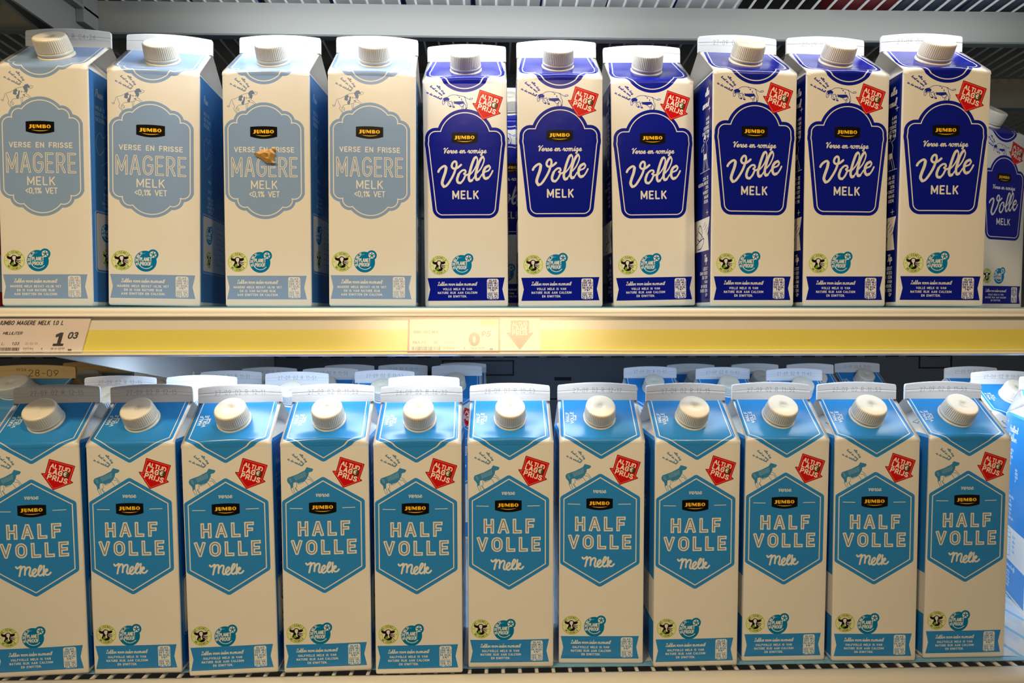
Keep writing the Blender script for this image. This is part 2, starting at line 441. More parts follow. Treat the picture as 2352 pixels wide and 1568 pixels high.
def jumbo(cv, cx, cy, w=21.2):
    k = w / 21.2
    top = [(-10.6 + 21.2 * i / 8, 4.1 + .55 * (1 - (i / 4 - 1) ** 2)) for i in range(9)]
    bot = [(10.6 - 21.2 * i / 8, -3.2 - 1.7 * (1 - (i / 4 - 1) ** 2)) for i in range(9)]
    cv.poly([(cx + a * k, cy + b * k) for a, b in top + bot], (8, 6, 5), r=.25)
    Y = (252, 196, 38)
    def P(pts): return [(cx + a * k, cy + b * k) for a, b in pts]
    def F(pts): cv.poly(P(pts), Y, r=.05)
    h0, h1 = -.75, 2.05
    F([(-7.7, h1), (-6.3, h1), (-6.3, .1), (-6.6, -.7), (-7.4, -1.05), (-8.6, -1.05), (-8.5, -.75), (-7.9, -.5), (-7.7, .1)])
    F([(-5.7, h1), (-4.4, h1), (-4.4, 0), (-4.1, -.6), (-3.8, 0), (-3.75, h1), (-3.3, h1), (-3.3, .0), (-3.7, -.8), (-4.5, -1.0), (-5.3, -.8), (-5.7, 0)])
    F([(-2.7, h0), (-2.7, h1), (-1.6, h1), (-.6, .6), (.2, h1), (1.2, h1), (1.2, h0), (.1, h0), (.1, .6), (-.7, -.6), (-1.2, -.6), (-2.25, .9), (-2.25, h0)])
    F([(1.9, h0), (1.9, h1), (3.7, h1), (4.4, 1.75), (4.4, 1.1), (4.0, .75), (4.6, .4), (4.7, -.2), (4.2, -.65), (3.6, h0)])
    cv.strokes([P([(3.35, 1.5), (3.35, 1.1)])], .36 * k, (8, 6, 5)); cv.strokes([P([(3.35, .25), (3.35, -.15)])], .4 * k, (8, 6, 5))
    cv.shape(lambda X, Yy: np.hypot((X - cx - 6.6 * k) / 1.12, Yy - cy - .65 * k) - 1.45 * k, (cx + 4 * k, cy - 2, cx + 9.5 * k, cy + 3), Y)
    cv.shape(lambda X, Yy: np.hypot((X - cx - 6.6 * k) * 1.9, Yy - cy - .65 * k) - .95 * k, (cx + 5 * k, cy - 2, cx + 8.5 * k, cy + 3), (8, 6, 5))
    up = [(-6.9 + 13.8 * i / 10, -1.95 - .55 * (1 - (i / 5 - 1) ** 2)) for i in range(11)]
    dn = [(6.9 - 13.8 * i / 10, -1.95 - 1.15 * (1 - (i / 5 - 1) ** 2)) for i in range(11)]
    cv.poly(P(up + dn), Y)

def arrow(cv, du=0.0, dv=0.0):
    base = [(47.9, 179.4), (66.3, 173.2), (62.2, 161.6), (64.3, 160.2), (49.8, 155.3), (41.9, 168.3), (44.8, 168.0)]
    base = [(47.9, 179.4), (66.3, 173.3), (62.4, 161.9), (64.3, 160.4), (49.9, 155.4), (41.9, 168.4), (44.6, 168.1)]
    P = [(a + du, b + dv) for a, b in base]
    cv.poly(P, (120, 8, 10), r=.45)
    cv.poly(P, RED, r=.1)
    cv.poly(P, (240, 120, 105), r=0, off=.55, line=.38)
    r = math.radians(-18.5)
    W = (246, 240, 230)
    text(cv, 'ALTIJD', 48.4 + du, 173.3 + dv, 3.0, .78, W, rot=r, fit=14.4, gap=.30)
    text(cv, 'LAG', 47.1 + du, 169.1 + dv, 3.4, .92, W, rot=r, fit=9.6, gap=.34)
    cv.circ(59.7 + du, 166.9 + dv, 2.75, (62, 48, 26)); cv.circ(59.5 + du, 166.9 + dv, 2.2, (88, 76, 48))
    text(cv, '€', 57.9 + du, 166.1 + dv, 3.1, .7, W, rot=r)
    text(cv, 'PRIJS', 45.9 + du, 164.5 + dv, 3.4, .92, W, rot=r, fit=14.6, gap=.34)

def arc_text(cv, s, cx, cy, R, a_mid, span, h, w, c, inward=False):
    n = len(s)
    for i, ch in enumerate(s):
        if ch == ' ': continue
        t = (i + .5) / n - .5
        a = a_mid + (-t * span if not inward else t * span)
        ar = math.radians(a)
        rot = ar - math.pi / 2 if not inward else ar + math.pi / 2
        gw = G[ch][0] * h * .8
        px = cx + R * math.cos(ar) - gw / 2 * math.cos(rot); py = cy + R * math.sin(ar) - gw / 2 * math.sin(rot)
        for ps in glyph_text(ch, px, py, h, .8, .2, rot)[0]: cv.strokes(ps, w, c)

def weide(cv, cx, cy, R=8.0):
    k = R / 8
    cv.circ(cx, cy, R, LIMEBG); cv.circ(cx, cy, R - .25, LIME, line=.5)
    cv.circ(cx, cy, 5.1 * k, PAPER); cv.circ(cx, cy, 5.1 * k, LIME, line=.35)
    OL = (110, 122, 40)
    arc_text(cv, 'WEIDEMELK', cx, cy, 5.7 * k, 90, 118, 1.55 * k, .34, OL)
    arc_text(cv, 'WEIDEMELK', cx, cy, 7.2 * k, 270, 104, 1.55 * k, .34, OL, inward=True)
    cv.circ(cx - 6.4 * k, cy - .2, .3, OL); cv.circ(cx + 6.4 * k, cy - .2, .3, OL)
    D = (26, 12, 8)
    def P(l): return [(cx + a * k, cy + b * k) for a, b in l]
    cv.poly(P([(-5.9, 2.9), (-5.0, 3.1), (-3.2, 2.5), (-2.2, 2.9), (-1.4, 3.8), (0, 4.1), (1.2, 3.6), (2.0, 2.8), (3.2, 3.0), (4.6, 3.1), (5.0, 2.4), (4.0, 1.2), (2.4, .9), (1.4, .9), (1.3, -.6), (.9, -1.4), (2.4, -2.6), (2.6, -3.8), (1.2, -4.7), (-.8, -4.8), (-2.6, -3.9), (-3.6, -2.7), (-2.6, -.8), (-2.4, .8), (-3.4, .8), (-5.0, 1.4)]), D, r=.15)
    cv.poly(P([(-1.2, 3.2), (.1, 3.5), (1.1, 3.0), (.9, 1.2), (.4, .2), (.3, -1.2), (.9, -2.6), (-.2, -2.9), (-.8, -1.8), (-.2, -.4), (-1.3, 1.0), (-1.6, 2.2)]), PAPER, r=.1)
    for a, b, c_, d in ((1.6, .1, 4.6, -.4), (1.8, -.7, 4.4, -1.8), (1.6, -1.4, 3.5, -3.0)):
        cv.strokes([P([(a, b), (c_, d)])], .55 * k, D)
    for a, b in ((-1.7, -2.4), (-1.1, -3.1), (-2.0, -3.3), (-1.0, -2.2)):
        cv.circ(cx + a * k, cy + b * k, .75 * k, (110, 170, 20))

def planet(cv, cx, cy, R=8.4):
    k = R / 8.4
    sx_, sy_ = cx + 5.7 * k, cy + 5.5 * k
    cv.shape(lambda X, Y: np.minimum(np.hypot(X - cx, Y - cy) - R, np.hypot(X - sx_, Y - sy_) - 4.1 * k), (cx - R - 1, cy - R - 1, sx_ + 6, sy_ + 6), TEAL)
    cv.circ(sx_, sy_, 2.55 * k, PAPER)
    for i in range(5):
        a = math.radians(90 + 72 * i)
        cv.strokes([[(sx_ + .2, sy_), (sx_ + .2 + 1.9 * k * math.cos(a), sy_ + 1.9 * k * math.sin(a))]], .75 * k, TEAL)
    arc_text(cv, 'ON THE WAY TO...', cx, cy, 6.3 * k, 148, 118, 1.5 * k, .36, PAPER)
    p = arc(cx + .3 * k, cy + .2, 6.0 * k, 6.1 * k, 128, 320, 22)
    cv.strokes([p], .55 * k, PAPER)
    text(cv, 'PLANET', cx + .1 * k, cy + .3 * k, 2.5 * k, .6 * k, PAPER, fit=8.8 * k, align='c', gap=.32)
    text(cv, 'PROOF', cx + .1 * k, cy - 3.3 * k, 2.5 * k, .6 * k, PAPER, fit=8.2 * k, align='c', gap=.32)

def banner(cv, c, lines, nutri, dx=0.0, dy=0.0, txt=PAPER):
    P = [(1.8, 24.0), (66.6, 24.2), (64.5, 14.5), (66.6, 5.0), (1.8, 4.9), (3.9, 14.4)]
    cv.poly([(a + dx, b + dy) for a, b in P], c)
    script_text(cv, 'Lekker voor ieder moment!', 26.6 + dx, 17.6 + dy, 1.55, .42, txt, fit=33, align='c')
    for i, l in enumerate(lines):
        text(cv, l, 26.8 + dx, 13.9 - 3.05 * i + dy, 1.55, .40, txt, align='c', gap=.42)
    cv.rbox(51.6 + dx, 5.9 + dy, 61.4 + dx, 23.1 + dy, 1.6, txt)
    for i, l in enumerate(nutri[:5]):
        text(cv, l, 56.5 + dx, 20.9 - 2.0 * i + dy - .1, 1.4, .36, c, align='c', gap=.34, fit=min(8.4, len(l) * 1.5))
    cv.strokes([[(52.6 + dx, 11.4 + dy), (60.5 + dx, 11.4 + dy)]], .3, c)
    for i, l in enumerate(nutri[5:]):
        text(cv, l, 56.5 + dx, 9.5 - 1.75 * i + dy, 1.25, .34, c, align='c', gap=.34, fit=min(8.4, len(l) * 1.5))

def slogan(cv, c, pts):
    for s, (x0, y0, x1, y1) in zip(('elke dag', 'koel en vers', 'in de winkel!'), pts):
        r = math.atan2(y1 - y0, x1 - x0)
        script_text(cv, s, x0, y0, .88, .34, c, rot=r, fit=math.hypot(x1 - x0, y1 - y0))

HALFH = 187.7
def mk(front_bg=PAPER): return Canvas(70, 236, 9, front_bg)

def outline_word(cv, s, cx, y, h, w, c, inner, wi, fit, gap=.5, dxs=1.0):
    _, W = glyph_text(s, 0, 0, h, 1.0, gap); sx = (fit - w) / W
    gl = glyph_text(s, cx, y + w / 2, h - w, sx * h / (h - w), gap, 0, 'c')[0]
    for ps in gl: cv.strokes(ps, w, c, clip=(y, y + h), square=h * .3)
    for ps in gl: cv.strokes(ps, wi, inner, .8)

# ---------- skimmed milk: pale blue scalloped badge
def badge_m(X, Y, cx, cy):
    x = np.abs(X - cx); y = np.abs(Y - cy)
    d = np.hypot(x, y - 26.1) - 20.4
    d = np.minimum(d, np.hypot(x - 16.1, y - 31.2) - 8.6)
    d = np.minimum(d, np.hypot(x - 23.5, y - 24.6) - 8.5)
    d = np.minimum(d, np.maximum(x - 24.5, y - 32.8)); d = np.minimum(d, np.maximum(x - 15.2, y - 39.7))
    return np.minimum(d, sd_rbox(x, y, -32, -26.8, 32, 26.8, .1))
def paint_m():
    cv = mk(); c = M_BLUE; cx = 33.4
    B = (0, 60, 70, 175)
    cv.shape(lambda X, Y: badge_m(X, Y, cx, 117.2), B, c)
    cv.shape(lambda X, Y: badge_m(X, Y, cx, 117.2), B, CREAM, off=2.7, line=.8)
    cv.shape(lambda X, Y: badge_m(X, Y, cx, 178.0 + 46.5), (0, 176, 70, 236), c)
    cv.shape(lambda X, Y: badge_m(X, Y, cx, 178.0 + 46.5), (0, 176, 70, 236), CREAM, off=2.7, line=.8)
    jumbo(cv, cx - .4, 139.9)
    text(cv, 'VERSE EN FRISSE', cx - .3, 124.4, 3.6, .72, CREAM, fit=47.6, align='c', gap=.36)
    outline_word(cv, 'M^GERE', cx - .3, 104.4, 15.9, 1.75, CREAM, tuple(int(a * .82) for a in c), .65, 53.5, gap=.36)
    text(cv, 'MELK', cx - .5, 95.2, 6.0, .9, CREAM, fit=20.4, align='c', gap=.34)
    text(cv, '<0,1% VET', cx - .4, 88.6, 4.1, .72, CREAM, fit=24.0, align='c', gap=.26)
    weide(cv, 10.6, 36.0); planet(cv, 28.6, 35.8)
    banner(cv, c, ['MAGERE MELK BEVAT <0,1% VET', 'EN IS VAN NATURE RIJK', 'AAN EIWITTEN EN CALCIUM.'],
           ['GLAS', '(200 ML)', '288 KJ', '67 KCAL', '3%*', '100 ML', '143 KJ', '34 KCAL'], -.4, 1.0)
    slogan(cv, (112, 132, 168), [(15.4, 182.6, 21.4, 175.6), (9.9, 182.0, 19.5, 174.0), (6.0, 178.1, 18.3, 172.0)])
    k = (112, 132, 168)
    def P(l): return [(-3.3 + a * .02406, 188.8 - b * .02438) for a, b in l]
    for l in ([(1010, 730), (800, 780), (600, 900), (440, 950), (400, 1050), (360, 1150)],
              [(360, 1150), (290, 1140), (340, 1190), (380, 1150)], [(470, 970), (490, 1050), (550, 1190), (510, 1240), (620, 1410)],
              [(650, 1390), (590, 1290), (610, 1200), (700, 1120), (860, 1100), (1060, 1030)],
              [(1220, 680), (1310, 710), (1270, 770), (1160, 800)], [(1060, 940), (1150, 980), (1260, 1080)],
              [(1080, 1030), (1160, 1050), (1220, 1110)], [(930, 1080), (940, 1250), (1010, 1270)], [(990, 1070), (970, 1240)],
              [(610, 1210), (670, 1310), (690, 1240), (640, 1200)]):
        cv.strokes([P(spline(l, 3))], .3, k)
    for l in ([(1000, 740), (1070, 660), (1150, 640), (1230, 740), (1180, 760), (1130, 760), (1150, 840), (1110, 930), (1060, 870)],
              [(700, 850), (790, 800), (830, 850), (780, 900), (800, 960), (760, 990), (680, 960)],
              [(860, 850), (900, 860), (880, 980), (850, 1110), (790, 1110), (780, 1020), (840, 960)],
              [(940, 860), (970, 880), (950, 920)], [(1000, 890), (1070, 870), (1060, 900)], [(980, 990), (1040, 960), (1060, 1020)]):
        cv.poly(P(l), k, r=.1)
    return cv

# ---------- whole milk: dark blue bell badge
def badge_v(X, Y, cx, flip=None):
    y = Y if flip is None else (flip + 163.9 - Y)
    x = np.abs(X - cx)
    d = np.hypot(x, y - 139.85) - 24.05
    d = np.minimum(d, np.hypot(x - 22.2, y - 135.8) - 11.4)
    body = [(0, 146), (20, 146), (33.2, 136.6), (33.5, 134.0), (27.4, 80.5), (20.5, 73.9), (0, 73.7)]
    d2 = sd_poly(x, y, [(-1, 140), (24.6, 140), (24.6, 135), (19.0, 82.4), (-1, 82.4)]) - 8.7
    return np.minimum(d, d2)
def paint_v():
    cv = mk(); c = V_BLUE; cx = 35.0
    B = (0, 70, 70, 168)
    cv.shape(lambda X, Y: badge_v(X, Y, cx), B, c)
    cv.shape(lambda X, Y: badge_v(X, Y, cx), B, CREAM, off=3.0, line=.85)
    cv.shape(lambda X, Y: badge_v(X, Y, cx, 177.8), (0, 176, 70, 236), c)
    cv.shape(lambda X, Y: badge_v(X, Y, cx, 177.8), (0, 176, 70, 236), CREAM, off=3.0, line=.85)
    jumbo(cv, 34.7, 139.9)
    script_text(cv, 'Verse en romige', 34.6, 127.6, 2.3, .72, CREAM, fit=36, align='c')
    # Volle traced as pen strokes of varying weight (zoom units -> mm)
    def P(l, n=6): return [(7.4 + a * .0340 - .3, 137.9 - b * .0341) for a, b in spline(l, n)]
    W = 1.9
    cv.strokes([P([(160, 745), (190, 690), (260, 630), (320, 610), (350, 650), (330, 760), (270, 930), (250, 1030), (290, 1105), (370, 1070), (470, 930), (540, 800), (580, 690)])], W, CREAM)
    cv.strokes([P([(350, 650), (330, 760), (270, 930), (250, 1030), (290, 1105)])], W * 1.25, CREAM)
    cv.strokes([P([(580, 690), (608, 600), (600, 520), (560, 502), (510, 545), (490, 620), (530, 672), (610, 665), (680, 620), (718, 585)])], W * .95, CREAM)
    cv.strokes([P([(830, 760), (810, 715), (740, 725), (660, 810), (620, 930), (640, 1010), (700, 1022), (770, 950), (820, 850), (870, 825), (920, 810)])], W * .85, CREAM)
    cv.strokes([P([(660, 810), (620, 930), (640, 1010), (700, 1022)])], W * 1.1, CREAM)
    cv.circ(7.1 + 800 * .034, 137.9 - 800 * .0341, 1.15, CREAM)
    for ox, oy, top in ((0, 0, 395), (165, -30, 385)):
        cv.strokes([P([(950 + ox, 810 + oy), (1040 + ox, 700 + oy), (1105 + ox, 560 + oy), (1118 + ox, 440), (1085 + ox, top + 8), (1040 + ox, 440), (980 + ox, 590 + oy), (930 + ox, 760 + oy), (905 + ox, 890 + oy), (930 + ox, 975 + oy), (990 + ox, 950 + oy), (1060 + ox, 850 + oy)])], W * .62, CREAM)
        cv.strokes([P([(1085 + ox, top + 8), (1040 + ox, 440), (980 + ox, 590 + oy), (930 + ox, 760 + oy), (905 + ox, 890 + oy), (930 + ox, 975 + oy), (980 + ox, 960 + oy)])], W * 1.12, CREAM)
    cv.strokes([P([(1220, 830), (1300, 760), (1390, 720), (1430, 650), (1395, 610), (1320, 650), (1270, 740), (1265, 850), (1310, 918), (1390, 890), (1450, 810), (1490, 730)])], W * .72, CREAM)
    cv.strokes([P([(1395, 610), (1320, 650), (1270, 740), (1265, 850), (1310, 918), (1370, 900)])], W * 1.15, CREAM)
    text(cv, 'MELK', 35.0, 90.2, 6.0, 1.3, CREAM, fit=20.8, align='c', gap=.42)
    weide(cv, 12.4, 34.8); planet(cv, 31.2, 34.9)
    banner(cv, c, ['VOLLE MELK IS VAN', 'NATURE RIJK AAN CALCIUM', 'EN EIWITTEN.'],
           ['GLAS', '(200 ML)', '545 KJ', '130 KCAL', '7%*', '100 ML', '273 KJ', '65 KCAL'], .6, .2)
    arrow(cv)
    slogan(cv, c, [(11.6, 183.2, 18.2, 176.2), (6.2, 182.5, 16.2, 174.8), (3.1, 177.4, 15.5, 171.6)])
    def Q(l): return [(10.16 + a * .02737, 187.85 - b * .02737) for a, b in l]
    for l in ([(240, 735), (235, 640), (260, 560), (330, 525), (400, 510), (480, 460), (600, 445), (720, 465), (880, 500), (930, 560), (940, 640), (980, 720), (975, 850)],
              [(900, 500), (960, 540), (1060, 590), (1140, 580), (1145, 550), (1080, 550), (1060, 590)],
              [(240, 735), (280, 730), (320, 660), (400, 640), (460, 660)], [(450, 660), (510, 630), (520, 700), (540, 680), (590, 640)],
              [(400, 650), (400, 740), (450, 800), (500, 800), (470, 740), (420, 680)], [(540, 700), (530, 770), (600, 830), (590, 800), (560, 740)],
              [(740, 740), (800, 800), (870, 770), (890, 700)], [(880, 720), (860, 870)], [(840, 790), (815, 870)], [(900, 700), (940, 780), (940, 870)]):
        cv.strokes([Q(spline(l, 3))], .34, c)
    for l in ([(265, 560), (300, 530), (380, 520), (440, 560), (430, 620), (340, 620), (300, 640), (280, 670)],
              [(590, 650), (860, 640), (900, 700), (740, 740), (580, 705)], [(450, 770), (500, 780), (490, 810), (450, 805)], [(540, 790), (600, 810), (590, 835), (540, 820)],
              [(730, 505), (765, 510), (760, 535), (735, 530)], [(680, 460), (710, 465), (705, 485)], [(805, 560), (820, 570), (822, 615), (808, 610)], [(940, 840), (970, 840), (960, 870), (930, 870)]):
        cv.poly(Q(l), c, r=.1, alpha=.92)
    return cv

# ---------- semi-skimmed milk: sky blue hexagon
def hexd(X, Y, cx, cy, r=3.2):
    return sd_poly(X, Y, [(cx, cy + 47.6 - r * 1.17), (cx + 32.8 - r, cy + 28 - r * .6), (cx + 32.8 - r, cy - 28 + r * .6), (cx, cy - 47.6 + r * 1.17), (cx - 32.8 + r, cy - 28 + r * .6), (cx - 32.8 + r, cy + 28 - r * .6)]) - r
def paint_h():
    cv = mk(); c = H_BLUE; cx = 33.6
    cv.shape(lambda X, Y: hexd(X, Y, cx, 112.9), (0, 60, 70, 165), c)
    cv.shape(lambda X, Y: hexd(X, Y, cx, 112.9), (0, 60, 70, 165), CREAM, off=3.1, line=.85)
    cv.shape(lambda X, Y: hexd(X, Y, cx + .6, 172.2 + 47.2), (0, 168, 70, 236), c)
    cv.shape(lambda X, Y: hexd(X, Y, cx + .6, 172.2 + 47.2), (0, 168, 70, 236), CREAM, off=3.0, line=.75)
    script_text(cv, 'verse', cx - .6, 144.2, 2.15, .5, CREAM, fit=10.8, align='c')
    jumbo(cv, cx - .5, 135.0)
    cv.strokes([[(7.2, 134.9), (17.0, 134.7)]], .55, CREAM); cv.strokes([[(48.8, 134.8), (58.6, 134.9)]], .55, CREAM)
    inn = (96, 118, 140)
    outline_word(cv, 'H^LF', cx + .2, 112.3, 12.2, 2.9, CREAM, inn, .85, 41.6, gap=.62)
    outline_word(cv, 'VOLLE', cx - .1, 97.2, 12.2, 2.9, CREAM, inn, .85, 52.0, gap=.6)
    # Melk handwriting traced
    def P(l, n=6): return [(12.7 + a * .0378, 139.3 - b * .0382 - 6.0 + 0.0) for a, b in spline(l, n)]
    w = 1.45
    cv.strokes([P([(172, 1125), (200, 1155), (250, 1125), (275, 1115), (262, 1200), (235, 1320)])], w, CREAM)
    cv.strokes([P([(262, 1200), (310, 1130), (352, 1130), (355, 1200), (345, 1295)])], w, CREAM)
    cv.strokes([P([(362, 1200), (410, 1140), (455, 1145), (455, 1200), (435, 1280), (455, 1325), (500, 1300), (560, 1240), (575, 1195), (545, 1180), (505, 1230), (495, 1300), (540, 1335), (600, 1290), (670, 1190), (690, 1130), (660, 1115), (625, 1190), (615, 1280), (650, 1325), (700, 1290)])], w, CREAM)
    cv.strokes([P([(735, 1120), (725, 1220), (718, 1325)])], w, CREAM)
    cv.strokes([P([(725, 1245), (780, 1195), (800, 1215), (765, 1250), (740, 1258), (770, 1310), (820, 1310), (862, 1268)])], w, CREAM)
    weide(cv, 10.6, 33.0); planet(cv, 29.2, 31.8)
    banner(cv, c, ['HALFVOLLE MELK IS VAN', 'NATURE RIJK AAN CALCIUM', 'EN EIWITTEN.'],
           ['GLAS', '(200 ML)', '397 KJ', '94 KCAL', '5%*', '100 ML', '198 KJ', '47 KCAL'], -.2, -.3)
    arrow(cv, -.2, -4.0)
    k = (72, 124, 164)
    slogan(cv, k, [(15.2, 178.4, 20.6, 171.8), (9.4, 178.0, 18.6, 170.2), (5.6, 174.2, 17.4, 168.6)])
    def Q(l): return [(.86 + a * .0308, 190.1 - b * .0316) for a, b in l]
    kk = (58, 136, 190)
    cv.poly(Q([(140, 1010), (170, 960), (400, 880), (600, 780), (650, 700), (800, 740), (815, 765), (780, 810), (700, 830), (690, 900), (640, 1000), (560, 1060), (430, 1110), (380, 1070), (300, 1090), (290, 1200), (240, 1240), (220, 1150), (150, 1070)]), kk, r=.1)
    for i in range(9):
        cv.strokes([Q([(330 + i * 34, 930 - i * 14), (370 + i * 30, 1030 - i * 12)])], .3, PAPER, .6)
    for i in range(5):
        cv.strokes([Q([(180 + i * 10, 980 + i * 22), (240 + i * 8, 990 + i * 20)])], .25, PAPER, .5)
    for l in ([(230, 1230), (300, 1370)], [(290, 1200), (335, 1350)], [(340, 1230), (400, 1320)], [(380, 1070), (390, 1200), (350, 1220), (420, 1310)],
              [(600, 1040), (680, 1150)], [(690, 940), (760, 980), (830, 1080)], [(660, 1010), (740, 1010), (790, 1090)], [(420, 1130), (500, 1110), (600, 1040)]):
        cv.strokes([Q(l)], .34, kk)
    # small upright lettering beside the cap, reading upwards
    r = math.pi / 2
    text(cv, 'HALF', 9.0, 208.0, 2.5, .6, CREAM, rot=r, fit=9.5, gap=.3)
    text(cv, 'VOLLE', 12.8, 206.0, 2.5, .6, CREAM, rot=r, fit=12.0, gap=.3)
    script_text(cv, 'Melk', 15.2, 209.0, .8, .3, CREAM, rot=r, fit=6)
    return cv

def star(cv, x, y, s=2.2):
    cv.strokes([[(x - s, y), (x + s, y)], [(x, y - s), (x, y + s)]], .45, PAPER); cv.circ(x, y, .6, PAPER)

# ---------- side panels (left side of the carton, front edge at the right of the picture)
def paint_left(c, kind):
    cv = Canvas(70, 236, 7, PAPER)
    top = 186.6 if kind != 'h' else 190.5
    cv.rbox(1.2, 3.5, 68.6, top, .5, c)
    if kind == 'm': return cv
    W = PAPER
    if kind == 'v':
        script_text(cv, 'elke', 62, 172, 2.9, .9, W, align='r'); script_text(cv, 'avond!', 62, 163, 2.9, .9, W, align='r')
        star(cv, 63, 160)
        for i, s in enumerate(['AAN', 'VAN', 'STERKE', 'EIWITTEN', 'NA']): text(cv, s, 62.5, 152 - 3.6 * i, 2.3, .5, W, align='r')
        fx, fy = 56, 112
    else:
        script_text(cv, 'Halfvol', 14, 171, 3.2, 1.0, W, fit=24); script_text(cv, 'lekker', 11.5, 161.5, 3.2, 1.0, W, fit=23)
        star(cv, 7.5, 180)
        for i, s in enumerate(['VOOR MELK', 'CALCIUM', 'EN STERKE', 'EN HET', 'HERSEN']): text(cv, s, 10, 151 - 3.6 * i, 2.3, .5, W)
        for i, s in enumerate(['VAN', 'GOED', 'VOOR', 'JE']): text(cv, s, 34, 133 - 3.6 * i, 2.3, .5, W)
        fx, fy = 12, 110
    # standing figure with one arm raised, outline and shorts
    F = lambda l: [(fx + a, fy + b) for a, b in l]
    cv.circ(fx - 2, fy + 25.5, 2.1, W, line=.5); cv.poly(F([(-4, 26), (-2, 29), (1, 28), (0, 25.5)]), W, r=.2)
    cv.poly(F([(-3, 13), (2.4, 13), (3.0, 9), (-3.4, 9)]), W, r=.3)
    for l in ([(-3, 22.5), (-3.4, 18), (-3, 13)], [(1.2, 22.5), (3.2, 18), (2.4, 13)], [(1.2, 22.5), (5, 24), (6.4, 29.5), (4.5, 31.5), (3, 29.5)],
              [(-3, 22.5), (-7, 20), (-8, 16.5), (-4, 18)], [(-3.2, 9), (-3.6, 4.5), (-4.5, 0)], [(-.8, 9), (-1.6, 4.5), (-2.5, 0)], [(.6, 9), (2.4, 4.5), (3.8, 0)], [(3.0, 9), (4.6, 4.5), (6, 0)]):
        cv.strokes([F(spline(l, 3))], .5, W)
    cv.strokes([F([(-10, -.8), (9, -.8)])], .5, W)
    rows = ['HALFVOLLE MELK', 'DIE VOL', 'VITAMINES', 'CALCIUM', 'ZIT EN', 'VOOR ELKE DAG'] if kind == 'h' else ['ZIJN ZE', 'NEDERLANDSE', '30%', 'WORDT', 'NAAR', 'DOEN.']
    for i, s in enumerate(rows):
        if kind == 'v': text(cv, s, 62.5, 104 - 3.8 * i, 2.3, .5, W, align='r')
        else: text(cv, s, 20, 103 - 4.4 * i, 2.3, .5, W, align='c')
    if kind == 'v':
        star(cv, 61, 77)
        cv.poly([(20, 72), (66, 73), (62.5, 60), (65, 46), (20, 46)], PAPER)
        for i in range(4): cv.strokes([[(54 + i * 2.2, 66 - i * 2.6), (57.5 + i * 2.4, 69.5 - i * 2.4)]], .5, c)
        for l in ([(40, 60), (46, 68), (51, 62), (47, 55), (41, 57)], [(39, 52), (47, 55), (55, 56), (50, 49), (42, 48)], [(44, 63), (49, 60), (53, 57)]):
            cv.strokes([spline(l, 4)], .7, c)
        script_text(cv, 'Tip', 62, 37, 2.9, .9, W, align='r')
        for i, s in enumerate(['LEEST', 'DAN GOED', 'ER EEN', 'VAN', 'IN MOOIE', 'OVER EEN', 'OP']): text(cv, s, 62.5, 30 - 3.6 * i, 2.3, .5, W, align='r')
    else:
        cv.rbox(1.2, 38, 68.6, 73, .2, PAPER)
        k = c
        cv.strokes([[(9, 68), (11, 44)], [(27, 68), (25, 44)], arc(18, 44, 7, 2, 180, 360), arc(18, 68, 9, 2, 0, 360, 20), arc(18, 63, 8.5, 1.6, 180, 360)], .6, k)
        for i in range(6): cv.strokes([[(20 + i * .2, 61 - i * 2.5), (25.5 - i * .15, 61.4 - i * 2.5)]], .4, k)
        for i, s in enumerate(['GLAS', 'MELK', 'PER', 'DAG']): text(cv, s, 33, 64 - 5 * i, 2.3, .45, k)
        script_text(cv, 'Geheimschrift', 5, 31, 2.1, .7, W, fit=36)
        for i, s in enumerate(['VAN MELK', 'KUN JE', 'SCHRIJVEN', 'MET EEN', 'KWAST']): text(cv, s, 20, 25 - 3.7 * i, 2.1, .45, W, align='c')
    if kind == 'h':
        text(cv, 'FSC', 46, 203, 3.0, .5, (70, 70, 70), rot=.1); cv.poly([(36, 200), (43, 200), (39.5, 207)], (70, 70, 70), line=.5)
    return cv

